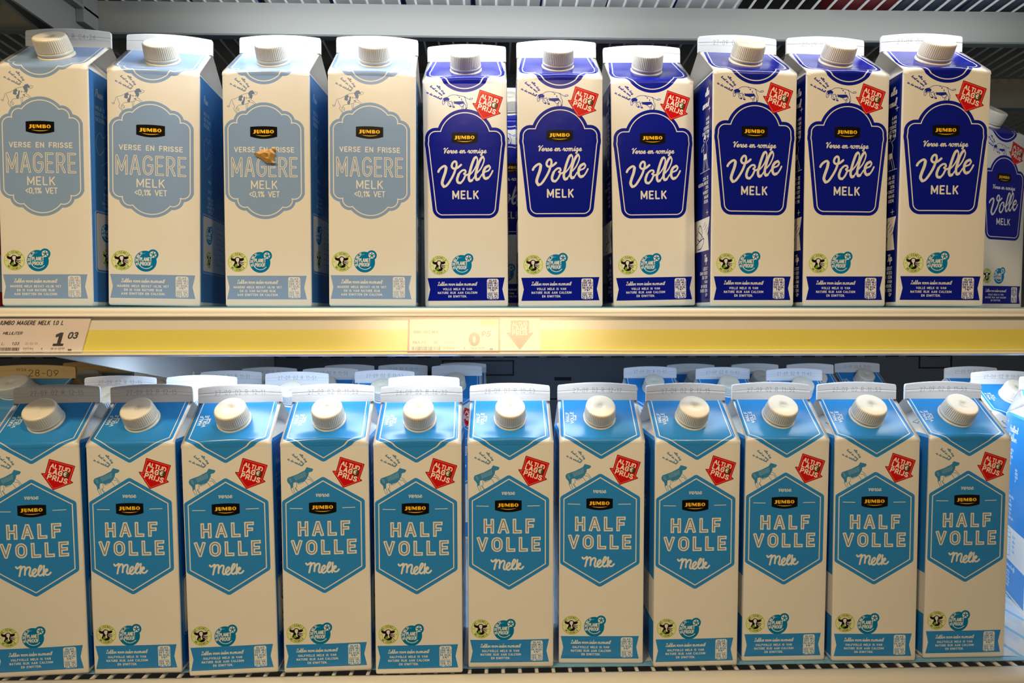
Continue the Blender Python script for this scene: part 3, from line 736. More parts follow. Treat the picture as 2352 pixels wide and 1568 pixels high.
# right side of the carton, front edge at the left of the picture
def paint_right(c, kind):
    cv = Canvas(70, 236, 7, PAPER)
    cv.rbox(1.2, 3.5, 68.6, 186.6 if kind != 'h' else 190.5, .5, c)
    W = tuple(int(a * .55 + b * .45) for a, b in zip(PAPER, c))
    script_text(cv, 'Puur', 9, 168, 3.0, .9, W); 
    for i, s in enumerate(['MELK IS', 'EEN GLAS', 'GEZOND']): text(cv, s, 9, 158 - 4.6 * i, 2.6, .5, W)
    F = lambda l: [(16 + a, 128 + b) for a, b in l]
    for l in ([(-6, 8), (-2, 12), (3, 9), (8, 13), (14, 8)], [(-6, 8), (-7, 0), (-3, -6), (2, -2)], [(8, 6), (14, 2), (12, -6), (6, -10), (0, -14)], [(2, -2), (6, 2), (10, -2)]):
        cv.strokes([F(spline(l, 4))], .45, W)
    for k0 in (104, 96):
        text(cv, 'MELK' if k0 == 104 else 'EN IS', 22, k0, 2.2, .45, W, align='c')
    for i, s in enumerate(['RIJK AAN', 'CALCIUM', 'VAN NATURE', 'EIWITTEN']): text(cv, s, 24, 90 - 3.6 * i, 2.2, .45, W, align='c')
    cv.rbox(5.5, 28, 66, 76.5, 3.0, W, line=.8); cv.rbox(7.0, 29.5, 64.5, 75.0, 2.2, (214, 216, 218) if kind == 'm' else PAPER)
    planet(cv, 20.5, 60.0, 7.6); weide(cv, 20.5, 39.8, 7.2)
    for i in range(8): cv.strokes([[(36, 69 - i * 4.6), (61 - (i % 3) * 4, 69 - i * 4.6)]], .6, (150, 170, 200))
    if kind == 'm':
        for i, cc in enumerate([(90, 110, 160), (150, 190, 220), (214, 70, 110), (222, 214, 40)]):
            cv.rbox(20, 205 - i * 4.4, 33, 207.6 - i * 4.4, .3, cc)
    else:
        script_text(cv, 'Pure', 20, 203, 2.2, .6, (40, 40, 40), rot=.15); text(cv, '-', 31.5, 205, 3, .6, (40, 40, 40)); script_text(cv, 'pak', 33.5, 205, 2.2, .6, (40, 40, 40), rot=.15)
    return cv

def paint_fin(code, S=9):
    cv = Canvas(70, 16, S, (226, 226, 228))
    for ps in glyph_text(code, 35, 8.3, 3.2, 1.0, .42, 0, 'c')[0]:
        cv.strokes(ps, .32, (118, 118, 126), .75)
    cv.strokes([[(1, 7.6), (69, 7.5)]], .16, (150, 150, 156), .7)
    return cv

MATS = {}
PAPER_M = mat('white_carton_board', PAPER, .42, coat=.15)
FINW = mat('seal_board', (226, 226, 228), .38, coat=.25)
CAP_M = mat('ivory_cap_plastic', (236, 229, 212), .38, coat=.1)
for k, fn, lc in (('m', paint_m, (52, 118, 190)), ('v', paint_v, (5, 22, 112)), ('h', paint_h, H_BLUE)):
    MATS[k] = [img_mat('front_print_' + k, fn().image('front_print_' + k)),
               img_mat('right_print_' + k, paint_right((66, 124, 188) if k == 'm' else (lc if k == 'v' else (30, 112, 190)), k).image('right_print_' + k)),
               img_mat('left_print_' + k, paint_left(lc, k).image('left_print_' + k)),
               PAPER_M]

# ------------------------------------------------------------------ carton geometry (metres, base centre at origin, front towards -y)
MM = .001
HW, BH, RISE, FIN, RW = 35.0, 187.7, 28.4, 12.8, 34.1
VH = 236.0
def body_mesh(name, mats, bulge):
    zs = [0, .7, 2.0, 8, 24, 50, 80, 110, 140, 165, 178, BH - 2.84]
    hw = [34.0, 34.7, 35] + [35] * 9
    nseg = 8; r = .9
    V = []; ring = None
    def pts(z, h):
        b = bulge * max(0, math.sin(math.pi * min(1, z / (BH + 6)))) ** .8
        out = []      # (x,y,side,u)
        for side in range(4):
            loc = []
            for i in range(nseg + 1):
                t = -1 + 2 * i / nseg
                loc.append((t * (h - r), -h - b * (1 - t * t) * (1.0 if side % 2 == 0 else .6), t * (h - r) + HW))
            for a in (30, 60):
                an = math.radians(a)
                loc.append((h - r + r * math.sin(an), -h + r - r * math.cos(an), h - r + r * math.sin(an) + HW))
            ca, sa = [(1, 0), (0, 1), (-1, 0), (0, -1)][side]
            for x, y, u in loc: out.append((x * ca - y * sa, x * sa + y * ca, side, u))
        return out
    N = None; uvs = []
    for z, h in zip(zs, hw):
        P = pts(z, h); N = len(P)
        for x, y, s, u in P:
            V.append((x * MM, y * MM, z * MM)); uvs.append((s, u, z))
    F = []; mi = []; luv = []
    slot = {0: 0, 1: 1, 2: 0, 3: 2}
    for k in range(len(zs) - 1):
        for i in range(N):
            j = (i + 1) % N
            f = (k * N + i, k * N + j, (k + 1) * N + j, (k + 1) * N + i)
            s = uvs[k * N + i][0]; F.append(f)
            ii = i % (nseg + 3)
            corner = ii >= nseg
            mi.append(slot[s] if not corner else 3)
            for q in f:
                ss, u, z = uvs[q]
                if ss != s: u = 70
                luv.append((u / 70, z / VH))
    F.append(tuple(range(N - 1, -1, -1))); mi.append(3); luv += [(0.5, .005)] * N
    me = bpy.data.meshes.new(name); me.from_pydata(V, [], F)
    for m in mats: me.materials.append(m)
    me.polygons.foreach_set('material_index', mi)
    uv = me.uv_layers.new(name='UVMap'); uv.data.foreach_set('uv', np.array(luv, np.float32).ravel())
    sm = [True] * (len(F) - 1) + [False]; me.polygons.foreach_set('use_smooth', sm); me.update()
    return me

def gable_mesh(name, mats, puff, seed):
    rnd = random.Random(seed)
    ang = math.radians(90) - math.atan2(RISE, HW - .8)     # turn at the crease
    slope = math.atan2(RISE, HW - .8); R = 6.0; tl = R * math.tan(ang / 2)
    prof = [(-HW, BH - tl, BH - tl)]
    for i in range(1, 9):
        a = ang * i / 8
        prof.append((-HW + R - R * math.cos(a), BH - tl + R * math.sin(a), BH - tl + 2 * tl * i / 8))
    L = math.hypot(HW - .8, RISE) - tl
    y0, z0, v0 = prof[-1]
    for i in range(1, 9):
        t = i / 8; prof.append((y0 + math.cos(slope) * L * t, z0 + math.sin(slope) * L * t, v0 + L * t))
    nc = 14; V = []; F = []; mi = []; luv = []; sm = []
    np_ = len(prof)
    w1, w2 = rnd.uniform(-.35, .35), rnd.uniform(-.25, .25)
    def surf(sign, slot):
        base = len(V)
        for k, (y, z, v) in enumerate(prof):
            half = HW + (RW - HW) * max(0, (z - BH)) / RISE
            for i in range(nc + 1):
                t = -1 + 2 * i / nc
                g = math.exp(-((v - BH - 1) / 5.5) ** 2)
                g *= min(1, k / 3) ** 2 * (3 - 2 * min(1, k / 3))
                bump = puff * (1 - t * t) * g + (w1 * math.sin(3 * t + seed) + w2 * math.sin(6 * t)) * g * (1 - t ** 4)
                dent = -.8 * (1 - t * t) * math.exp(-((v - BH - 24) / 9) ** 2)
                yy = y - (.25 * bump) + dent * .6 * -1; zz = z + bump + dent * .7
                V.append((t * half * MM * (1 if sign < 0 else -1), (yy if sign < 0 else -yy) * MM, zz * MM))
        for k in range(np_ - 1):
            for i in range(nc):
                f = (base + k * (nc + 1) + i, base + k * (nc + 1) + i + 1, base + (k + 1) * (nc + 1) + i + 1, base + (k + 1) * (nc + 1) + i)
                F.append(f); mi.append(slot); sm.append(True)
                for (kk, ii) in ((k, i), (k, i + 1), (k + 1, i + 1), (k + 1, i)): luv.append((ii / nc, prof[kk][2] / VH))
        return base
    A = surf(-1, 0); B = surf(1, 0)
    # folded-in side gussets
    m_ = 4
    for sgn in (1, -1):
        ea = [A + k * (nc + 1) + (nc if sgn > 0 else 0) for k in range(np_)]
        eb = [B + k * (nc + 1) + (0 if sgn > 0 else nc) for k in range(np_)]
        slot = 1 if sgn > 0 else 2
        I = len(V); V.append((sgn * (HW - 25) * MM, 0, (BH + 23.5) * MM))
        def uvof(q):
            x, y, z = V[q]; y *= 1000; z *= 1000
            u = (y + HW) if sgn > 0 else (HW - y)
            return (u / 70, (min(z, BH) + (38 * (z - BH) / 23.5 if q == I else max(0, z - BH))) / VH)
        def add(f, s_, flat=None):
            if sgn < 0: f = tuple(reversed(f))
            F.append(f); mi.append(s_); sm.append(False)
            for q in f: luv.append(uvof(q) if flat is None else flat)
        add(tuple([ea[k] for k in range(m_ + 1)][::-1] + [eb[k] for k in range(m_ + 1)]), slot)
        add((ea[m_], eb[m_], I), slot)
        for k in range(m_, np_ - 1):
            add((ea[k + 1], ea[k], I), 3, (.5, .99)); add((eb[k], eb[k + 1], I), 3, (.5, .99))
        add((ea[-1], I, eb[-1]), 3, (.5, .99))
    me = bpy.data.meshes.new(name); me.from_pydata(V, [], F)
    for m in mats: me.materials.append(m)
    me.polygons.foreach_set('material_index', mi); me.polygons.foreach_set('use_smooth', sm)
    uv = me.uv_layers.new(name='UVMap'); uv.data.foreach_set('uv', np.array(luv, np.float32).ravel()); me.update()
    return me

def fin_mesh(name, m, bow=0.0):
    nc = 16; hs = [-.6, 0, 3, 6.6, 6.9, 7.3, 7.7, 10, 12.0, 12.8]
    dy = [0, 0, 0, 0, .22, .22, 0, 0, 0, .25]
    V = []; F = []; luv = []; sm = []; mi = []
    def pt(h, t, side, inset):
        arch = 2.3 * (1 - t * t) * max(0, min(1, h / 12.8))
        half = RW + .4 - (1.1 if h >= 12.8 else (.3 if h >= 12 else 0))
        return (t * half, side * (1.05 - inset) + bow * (1 - t * t), BH + RISE + h + arch)
    for side in (-1, 1):
        for h, d in zip(hs, dy):
            for i in range(nc + 1):
                V.append(tuple(q * MM for q in pt(h, -1 + 2 * i / nc, side, d)))
    n1 = len(hs) * (nc + 1)
    for s in (0, 1):
        for k in range(len(hs) - 1):
            for i in range(nc):
                a = s * n1 + k * (nc + 1) + i; f = (a, a + 1, a + nc + 2, a + nc + 1)
                uvq = [(i, k), (i + 1, k), (i + 1, k + 1), (i, k + 1)]
                if s: f = f[::-1]; uvq = uvq[::-1]
                F.append(f); sm.append(False)
                for ii, kk in uvq: luv.append((ii / nc if not s else 1 - ii / nc, (hs[kk] + 2.6) / 16))
    top = (len(hs) - 1) * (nc + 1)
    for i in range(nc):
        F.append((top + i, top + i + 1, n1 + top + i + 1, n1 + top + i)); sm.append(False); luv += [(.5, .99)] * 4
    for i in (0, nc):
        for k in range(len(hs) - 1):
            a, b = k * (nc + 1) + i, (k + 1) * (nc + 1) + i
            f = (a, b, n1 + b, n1 + a); f = f if i == 0 else f[::-1]
            F.append(f); sm.append(False); luv += [(.5, .99)] * 4
    me = bpy.data.meshes.new(name); me.from_pydata(V, [], F); me.materials.append(m)
    me.polygons.foreach_set('use_smooth', sm)
    uv = me.uv_layers.new(name='UVMap'); uv.data.foreach_set('uv', np.array(luv, np.float32).ravel()); me.update()
    return me

def cap_mesh():
    ribs = 52; n = ribs * 4; V = []; F = []; sm = []
    prof = [(13.6, 4.2, 0), (13.7, 4.5, 1), (13.35, 9.0, 1), (12.95, 13.2, .9), (12.6, 13.9, .5), (12.1, 14.3, 0), (11.2, 14.5, 0), (6, 14.35, 0), (2.0, 14.3, 0), (1.5, 13.9, 0), (.8, 13.8, 0), (0.4, 14.1, 0)]
    for r, z, rib in prof:
        for i in range(n):
            a = 2 * math.pi * i / n; rr = r * .955 - rib * (.21 if i % 4 in (2, 3) else 0)
            V.append((rr * math.cos(a) * MM, rr * math.sin(a) * MM, z * MM))
    for k in range(len(prof) - 1):
        for i in range(n):
            j = (i + 1) % n; F.append((k * n + i, k * n + j, (k + 1) * n + j, (k + 1) * n + i)); sm.append(k > 4)
    F.append(tuple((len(prof) - 1) * n + i for i in range(n))); sm.append(False)
    F.append(tuple(range(n - 1, -1, -1))); sm.append(False)
    me = bpy.data.meshes.new('screw_cap'); me.from_pydata(V, [], F); me.materials.append(CAP_M)
    me.polygons.foreach_set('use_smooth', sm); me.update(); return me
def collar_mesh():
    n = 48; V = []; F = []
    prof = [(13.6, -.6), (13.7, .1), (13.2, .5), (12.7, .9), (12.4, 1.4), (13.0, 1.6), (13.1, 3.7), (12.6, 3.95), (12.2, 4.3)]
    for r, z in prof:
        for i in range(n):
            a = 2 * math.pi * i / n; V.append((r * math.cos(a) * MM, r * math.sin(a) * MM, z * MM))
    for k in range(len(prof) - 1):
        for i in range(n):
            j = (i + 1) % n; F.append((k * n + i, k * n + j, (k + 1) * n + j, (k + 1) * n + i))
    me = bpy.data.meshes.new('cap_collar'); me.from_pydata(V, [], F); me.materials.append(CAP_M)
    me.polygons.foreach_set('use_smooth', [True] * len(F)); me.update(); return me
CAP, COLLAR = cap_mesh(), collar_mesh()
BODY = {k: [body_mesh('carton_body', MATS[k], b) for b in (.7, 1.5)] for k in MATS}
GABLE = {k: [gable_mesh('gable_roof', MATS[k], p, s) for p, s in ((.6, 1), (1.6, 2), (2.6, 3))] for k in MATS}
FINS = {}
def fin_for(code):
    if code not in FINS:
        m = FINW if code is None else img_mat('seal_print', paint_fin(code).image('seal_print'), .36, .3, 0)
        FINS[code] = fin_mesh('top_seal', m, 0)
    return FINS[code]
SL = math.atan2(RISE, HW - .8)
CAPPOS = .55
def carton(kind, x, y, z, yaw, tilt, lean, label, group, code, var=0, body=0, cap_rot=0.0):
    """x, y in camera axes (metres), y = front face, z relative to the camera"""
    a = -YAW
    yc = y + .035
    X = x * math.cos(a) + yc * math.sin(a); Y = -x * math.sin(a) + yc * math.cos(a)
    t = thing('milk_carton', label, 'carton', (X, Y, CZ + z), yaw - a, group)
    t.rotation_euler = (lean, tilt, yaw - a)
    mesh_obj('carton_body', BODY[kind][body], t)
    mesh_obj('gable_roof', GABLE[kind][var], t)
    mesh_obj('top_seal', fin_for(code), t)
    s = CAPPOS
    p = Vector((0, -HW + (HW - .8) * s, BH + RISE * s + .2)) * MM
    c = mesh_obj('screw_cap', CAP, t, p, (SL, 0, 0)); mesh_obj('cap_collar', COLLAR, t, p, (SL, 0, 0))
    return t
def cw(x, y):
    a = -YAW
    return (x * math.cos(a) + y * math.sin(a), -x * math.sin(a) + y * math.cos(a))

METAL = mat('painted_shelf_steel', (206, 206, 202), .42, spec=.5, noise=.06, nscale=25)
CREAMM = mat('cream_rail_plastic', (242, 238, 230), .35, coat=.2, noise=.04, nscale=20)
BEAM = mat('grey_cross_beam', (138, 140, 138), .45, noise=.05, nscale=20)
WIRE = mat('white_coated_wire', (200, 202, 204), .4)
WALL = mat('grey_back_panel', (92, 100, 108), .6, noise=.12, nscale=9)
SLOT = mat('black_slot', (6, 7, 8), .7)
LINER = mat('blue_shelf_liner', (120, 176, 214), .35, coat=.3)
CLEAR = clear_mat('clear_label_cover', .20, .13)
MATP = mat('ridged_plastic_mat', (196, 206, 214), .18, coat=.6, noise=.1, nscale=40)
YEL = mat('yellow_label_insert', (255, 242, 104), .5)
WHI = mat('white_label_insert', (252, 248, 242), .5)
X0, X1 = -.90, .86

# ------------------------------------------------------------------ setting
w = MB().box(-1.3, 1.3, 1.03, 1.05, CZ - .62, CZ + .62).obj('wall_back', WALL); tag(w, kind='structure')
cpy = MB().box(-1.25, 1.25, 0.0, 1.05, CZ + .75, CZ + .78).obj('shade_canopy', METAL); tag(cpy, kind='structure')  # unseen canopy, added to keep the aisle spots off the overhead beam
def wslot(x0, x1, z0, z1):
    MB().box(x0, x1, 1.0292, 1.0302, CZ + z0, CZ + z1).obj('slot', SLOT, w)
for i in range(44):                                        # the row of short slots
    x = -.78 + i * .0345
    wslot(x, x + .022, -.0690, -.0662)
for i in range(44):
    x = -.78 + i * .0345
    wslot(x, x + .022, .150, .153)
for a, b, z0, z1 in ((-.085, .030, -.098, -.073), (.69, .745, -.088, -.066)):    # outlined service hatches
    t_ = .0022
    wslot(a, a + t_, z0, z1); wslot(b - t_, b, z0, z1); wslot(a, b, z0, z0 + t_); wslot(a, b, z1 - t_, z1)
wslot(.095, .122, -.106, -.1005)
wslot(-.07, .16, -.137, -.1345)

# ------------------------------------------------------------------ shelf with the price strip
def upper_shelf():
    t = thing('shelf', 'pale metal shelf with a yellow price strip carrying the upper milk row', 'shelf', (0, .5, CZ))
    def add(o): o.matrix_parent_inverse = Matrix.Translation((0, -.5, -CZ)); return o
    zt = CZ + .0059
    add(MB().box(X0, X1, .506, 1.0, zt - .009, zt - .0006).obj('deck', METAL, t, .0006))
    add(MB().box(X0, X1, .5035, 1.0, zt - .0006, zt).obj('shelf_liner', LINER, t))
    c = CZ
    prof = [(.506, c - .0045), (.506, c + .0040), (.503, c + .0050), (.4975, c + .0050), (.4945, c + .0040), (.4935, c + .0015), (.4940, c - .0008), (.4960, c - .0016), (.4965, c - .0035), (.4995, c - .0045)]
    add(MB().sweep_x(prof, X0, X1).obj('front_moulding', CREAMM, t))
    s = Vector((0, -.231, -.973)); n = Vector((0, -.973, .231)); o = Vector((0, .4955, c - .0018))
    M = Matrix(((1, s.x, n.x, o.x), (0, s.y, n.y, o.y), (0, s.z, n.z, o.z), (0, 0, 0, 1)))
    add(MB().box(X0, X1, 0, .0300, -.0025, 0, M).obj('label_holder', METAL, t))
    add(MB().box(X0, X1, .0028, .0101, 0, .0004, M).obj('white_insert', WHI, t))
    add(MB().box(X0, X1, .0101, .0290, 0, .0004, M).obj('yellow_insert', YEL, t))
    add(MB().box(X0, X1, .0005, .0290, .0024, .0028, M).obj('clear_cover', CLEAR, t))
    add(MB().box(X0, X1, .0268, .0276, .0022, .0044, M).box(X0, X1, .0290, .0303, -.0028, .0048, M).obj('lower_lip', CREAMM, t, .0004))
    add(MB().box(X0, X1, -.0012, .0006, -.001, .0036, M).obj('upper_lip', CREAMM, t, .0004))
    # bracket below the deck, deeper towards the back wall
    bx = -.3505; m = MB()
    pr = [(.50, c - .029), (.62, c - .0530), (.80, c - .088), (1.028, c - .125), (1.028, c - .01), (.50, c - .01)]
    m.sweep_x(pr, bx - .003, bx, False)
    add(m.obj('bracket', METAL, t))
    return M
LM = upper_shelf()

def card_obj(name, label, pts, u0, cv, kind, group=None):
    """a printed card slid into the price strip; pts in (x, s) on the strip plane"""
    V = []; k = len(pts)
    for nn in (.0006, .0014):
        for x, s_ in pts: V.append(tuple(LM @ Vector((x, s_, nn))))
    F = [tuple(range(k)), tuple(range(2 * k - 1, k - 1, -1))] + [(i, k + i, k + (i + 1) % k, (i + 1) % k) for i in range(k)]
    me = bpy.data.meshes.new(name); me.from_pydata(V, [], F)
    bm = bmesh.new(); bm.from_mesh(me); bmesh.ops.recalc_face_normals(bm, faces=bm.faces); bm.to_mesh(me); bm.free()
    me.materials.append(img_mat(name, cv.image(name), .5, 0, 0))
    uv = me.uv_layers.new(name='UVMap')
    inv = LM.inverted()
    for lp in me.loops:
        p = inv @ me.vertices[lp.vertex_index].co
        uv.data[lp.index].uv = ((p.x - u0) * 1000 / cv.w, (.0287 - p.y) * 1000 / cv.h)
    o = mesh_obj(name, me); tag(o, label, 'price tag', group); return o

def barcode(cv, x0, x1, y0, y1, seed, c=INK):
    rnd = random.Random(seed); x = x0
    while x < x1:
        wd = rnd.choice((.25, .25, .5, .75)); cv.rbox(x, y0, min(x + wd, x1), y1, .02, c); x += wd + rnd.choice((.3, .3, .6))

cv = Canvas(76, 27.6, 12, (252, 240, 238)); D = (40, 32, 32)
text(cv, 'JUMBO MAGERE MELK 1.0 L', 9.2, 22.3, 2.9, .62, D, fit=47, slant=.25, gap=.34)
text(cv, '1000  MILLILITER', 4, 14.9, 1.9, .42, D, fit=23, slant=.25)
text(cv, 'PRIJS / L:', 1, 6.9, 1.8, .28, D, fit=14, slant=.2); text(cv, '1.03', 20.8, 6.9, 1.9, .36, D, slant=.2, fit=4.8)
text(cv, '03 03 01', 30.5, 7.1, 1.6, .2, (130, 120, 120), fit=8.6)
barcode(cv, 0, 26.5, 1.3, 4.9, 5)
text(cv, '031744     8', 29.5, 3.4, 1.3, .2, D, fit=14); text(cv, '8718375463824', 29.5, 1.1, 1.3, .2, D, fit=16)
text(cv, '18-6-2019', 49.6, 3.4, 1.3, .2, D, fit=10); text(cv, 'P 19-15-7', 49.6, 1.1, 1.3, .2, D, fit=10)
cv.rbox(62.2, 1.2, 65, 3.8, .1, (110, 100, 100))
cv.poly([(50.6, 6.0), (58.2, 6.0), (58.6, 7.9), (56.4, 7.9), (57.6, 16.3), (55.4, 16.3), (52.0, 14.6), (52.3, 12.4), (54.4, 13.4), (53.6, 7.9), (50.9, 7.9)], D)
text(cv, '03', 61.2, 12.0, 4.2, 1.1, D, slant=.25, fit=6.2)
x0 = cw((-25 - 1176) / 1479 * .492, .492)[0] + .0055
card_obj('price_tag', 'pinkish white price card reading 1.03 at the left end of the yellow price strip',
         [(x0, .0012), (x0, .0287), (x0 + .0722, .0287), (x0 + .0765, .0012)], x0, cv, 'price')
cv = Canvas(70, 27.6, 12, (250, 240, 228))
cv.rbox(.0, .0, 70, 27.6, .2, RED, line=2.4)
cv.rbox(55, 21.5, 67.6, 26.4, .1, (214, 214, 120))
text(cv, 'JUMBO VOLLE MELK', 4, 15.8, 1.7, .35, (196, 90, 80), fit=19)
text(cv, 'PRIJS / L:', 4, 7.6, 1.8, .3, D, fit=10); text(cv, '.95', 19.5, 7.6, 1.8, .3, D)
text(cv, '03 03 01', 28, 7.8, 1.6, .2, (130, 120, 120), fit=9)
barcode(cv, 3.2, 24.6, 2.2, 5.2, 8)
text(cv, '031814     8', 27.5, 3.2, 1.4, .22, D, fit=16); text(cv, '18-6-2019', 48, 3.2, 1.4, .22, D, fit=10); cv.rbox(62, 2.3, 64.6, 4.0, .1, D)
cv.shape(lambda X, Y: np.maximum(np.hypot((X - 50.4) / .78, Y - 10.8) - 5.4, 1.7 - np.hypot((X - 50.4) * 1.5, (Y - 10.8) * .62)), (45, 4, 56, 18), (64, 52, 40))
text(cv, '95', 55.6, 13.0, 3.9, .8, (64, 52, 40), slant=.2, fit=6.4)
x0 = cw((938 - 1176) / 1479 * .492, .492)[0]
card_obj('price_tag', 'red-bordered price card reading 0.95 in the middle of the yellow price strip',
         [(x0, .0010), (x0, .0287), (x0 + .0695, .0287), (x0 + .0695, .0010)], x0, cv, 'price')
cv = Canvas(31, 27.6, 12, (250, 236, 226))
cv.poly([(8.3, 25.2), (21.8, 25.2), (21.8, 15.6), (24.8, 15.6), (14.9, 3.2), (5.2, 15.6), (8.3, 15.6)], RED, r=.3)
cv.poly([(8.3, 25.2), (21.8, 25.2), (21.8, 15.6), (24.8, 15.6), (14.9, 3.2), (5.2, 15.6), (8.3, 15.6)], (240, 120, 105), off=.5, line=.35)
text(cv, 'ALTIJD', 15, 21.5, 2.4, .62, (255, 250, 240), fit=10.8, align='c', gap=.3)
text(cv, 'LAG€', 15, 17.9, 2.7, .72, (255, 250, 240), fit=10.8, align='c', gap=.32)
text(cv, 'PRIJS', 15, 14.3, 2.7, .72, (255, 250, 240), fit=10.8, align='c', gap=.34)
x0 = cw((1149 - 1176) / 1479 * .492, .492)[0]
card_obj('price_tag', 'white card with a red downward arrow right of the 0.95 price card',
         [(x0, .0012), (x0, .0287), (x0 + .0305, .0287), (x0 + .0305, .0012)], x0, cv, 'price')

# ------------------------------------------------------------------ lower wire shelf
def lower_shelf():
    c = CZ - .2901
    t = thing('shelf', 'white wire shelf with a rounded cream front rail carrying the lower milk row', 'shelf', (0, .5, c))
    def add(o): o.matrix_parent_inverse = Matrix.Translation((0, -.5, -c)); return o
    prof = [(.512, c - .030), (.512, c - .0012), (.509, c - .0004), (.502, c - .0008), (.498, c - .0028), (.4955, c - .007), (.495, c - .013), (.4965, c - .030)]
    add(MB().sweep_x(prof, X0, X1).obj('front_rail', CREAMM, t))
    def zf(y): return c - .036 * max(0, y - .60)
    # blue-edged liner and ridged plastic mat
    m = MB()
    for a, b in ((.5195, .60), (.60, 1.02)):
        k = len(m.v)
        for x in (X0, X1):
            m.v += [(x, a, zf(a) - .0012), (x, b, zf(b) - .0012), (x, b, zf(b) - .0004), (x, a, zf(a) - .0004)]
        for i in range(4):
            j = (i + 1) % 4; m.f.append((k + i, k + j, k + 4 + j, k + 4 + i)); m.sm.append(False)
    add(m.obj('shelf_liner', LINER, t))
    m = MB()
    for a, b in ((.525, .60), (.60, 1.02)):
        k = len(m.v); xs = []
        n = 128
        for i in range(n + 1):
            x = X0 + (X1 - X0) * i / n
            h = (.0004 if (i % 2) else -.0003)
            xs.append((x, h))
        for y in (a, b):
            for x, h in xs: m.v.append((x, y, zf(y) + h - .0002))
        for i in range(n):
            m.f.append((k + i, k + i + 1, k + n + 2 + i, k + n + 1 + i)); m.sm.append(False)
    add(m.obj('ridged_mat', MATP, t))
    mw = MB().rod((0, .505, c - .0042), (0, .60, c - .0042), .0016, 8).rod((0, .60, c - .0042), (0, 1.02, c - .0042 - .036 * .42), .0016, 8).mesh('wire', WIRE)
    i = 0; x = X0 + .006
    while x < X1:
        add(mesh_obj('wire', mw, t, (x, 0, 0))); x += .01385
    for y in (.517, .60, .76, .92):
        add(MB().rod((X0, y, zf(y) - .0085), (X1, y, zf(y) - .0085), .0026, 8).obj('cross_wire', WIRE, t))
lower_shelf()

# ------------------------------------------------------------------ top wire shelf, seen from below
def top_shelf():
    c = CZ
    t = thing('shelf', 'white wire shelf overhead with its grey cross beam, seen from below', 'shelf', (0, .5, c + .3))
    def add(o): o.matrix_parent_inverse = Matrix.Translation((0, -.5, -(c + .3))); return o
    def zp(y): return c + .2917 - .08 * (y - .63) + .0016
    bl = -.3735
    add(MB().sweep_x([(.634, c + .2627), (.634, c + .2905), (.622, c + .2917), (.622, c + .2632), (.6232, c + .262), (.6262, c + .2618)], bl, X1, False).obj('cross_beam', BEAM, t))
    add(MB().box(bl, X1, .762, .774, c + .2455, c + .280).obj('cross_beam', BEAM, t, .001))
    mw = MB().rod((0, .502, zp(.502) - c), (0, 1.02, zp(1.02) - c), .00115, 8).mesh('wire', WIRE)
    x = bl + .010
    while x < X1:
        add(mesh_obj('wire', mw, t, (x, 0, c))); x += .0152
    add(MB().box(bl, X1, .490, .5015, c + .252, c + .318).obj('front_moulding', CREAMM, t, .002))  # out of view, made deep to shade the beam from the aisle lamps
    # bracket plates at the left end
    add(MB().sweep_x([(.470, c + .275), (.52, c + .246), (.628, c + .2425), (.665, c + .262), (.665, c + .315), (.470, c + .315)], bl - .0055, bl - .0030, False).obj('bracket', BEAM, t))
    add(MB().box(bl - .003, bl + .0045, .47, .622, c + .2745, c + .2775).box(bl - .003, bl + .0045, .600, .622, c + .2627, c + .2917).obj('bracket_flange', BEAM, t, .0005))
    add(MB().sweep_x([(.470, c + .262), (.66, c + .236), (.66, c + .300), (.470, c + .300)], bl - .024, bl - .021, False).obj('bracket', BEAM, t))
top_shelf()
def bay_shelf():
    c = CZ
    t = thing('shelf', 'end of the next bay\'s shelf, dull beam left of the bracket', 'shelf', (-.62, .62, c + .29))
    def add(o): o.matrix_parent_inverse = Matrix.Translation((.62, -.62, -(c + .29))); return o
    add(MB().box(X0, -.404, .622, .632, c + .2640, c + .2945).obj('cross_beam', BEAM, t, .001))
    add(MB().box(X0, -.404, .490, .5015, c + .252, c + .318).obj('front_moulding', CREAMM, t, .002))  # out of view, added to keep aisle light off this bay's beam
    mw = MB().rod((0, .50, c + .3020), (0, 1.02, c + .262), .00115, 8).mesh('wire', WIRE)
    x = -.412
    while x > X0:
        add(mesh_obj('wire', mw, t, (x, 0, 0))); x -= .0152
bay_shelf()

# ------------------------------------------------------------------ lamp housings
def led_bar(x0, x1, y, z, label):
    t = thing('led_bar', label, 'lamp', ((x0 + x1) / 2, y, CZ + z))
    MBo = MB().box(x0 - (x0 + x1) / 2, x1 - (x0 + x1) / 2, -.007, .007, .0012, .008)
    MBo.obj('housing', METAL, t, .001)
    MB().box(x0 - (x0 + x1) / 2, x1 - (x0 + x1) / 2, -.005, .005, .0004, .0014).obj('diffuser', emit_mat('led_diffuser', (.95, .98, 1), 3.0), t)
led_bar(-.31, .51, UPY, UPZ, 'slim white light bar under the overhead wire shelf, above the upper cartons')
led_bar(-.32, .48, .606, -.030, 'slim white light bar deeper under the upper shelf')
led_bar(-.24, .49, LOY, LOZ, 'slim white light bar tucked behind the yellow price strip')

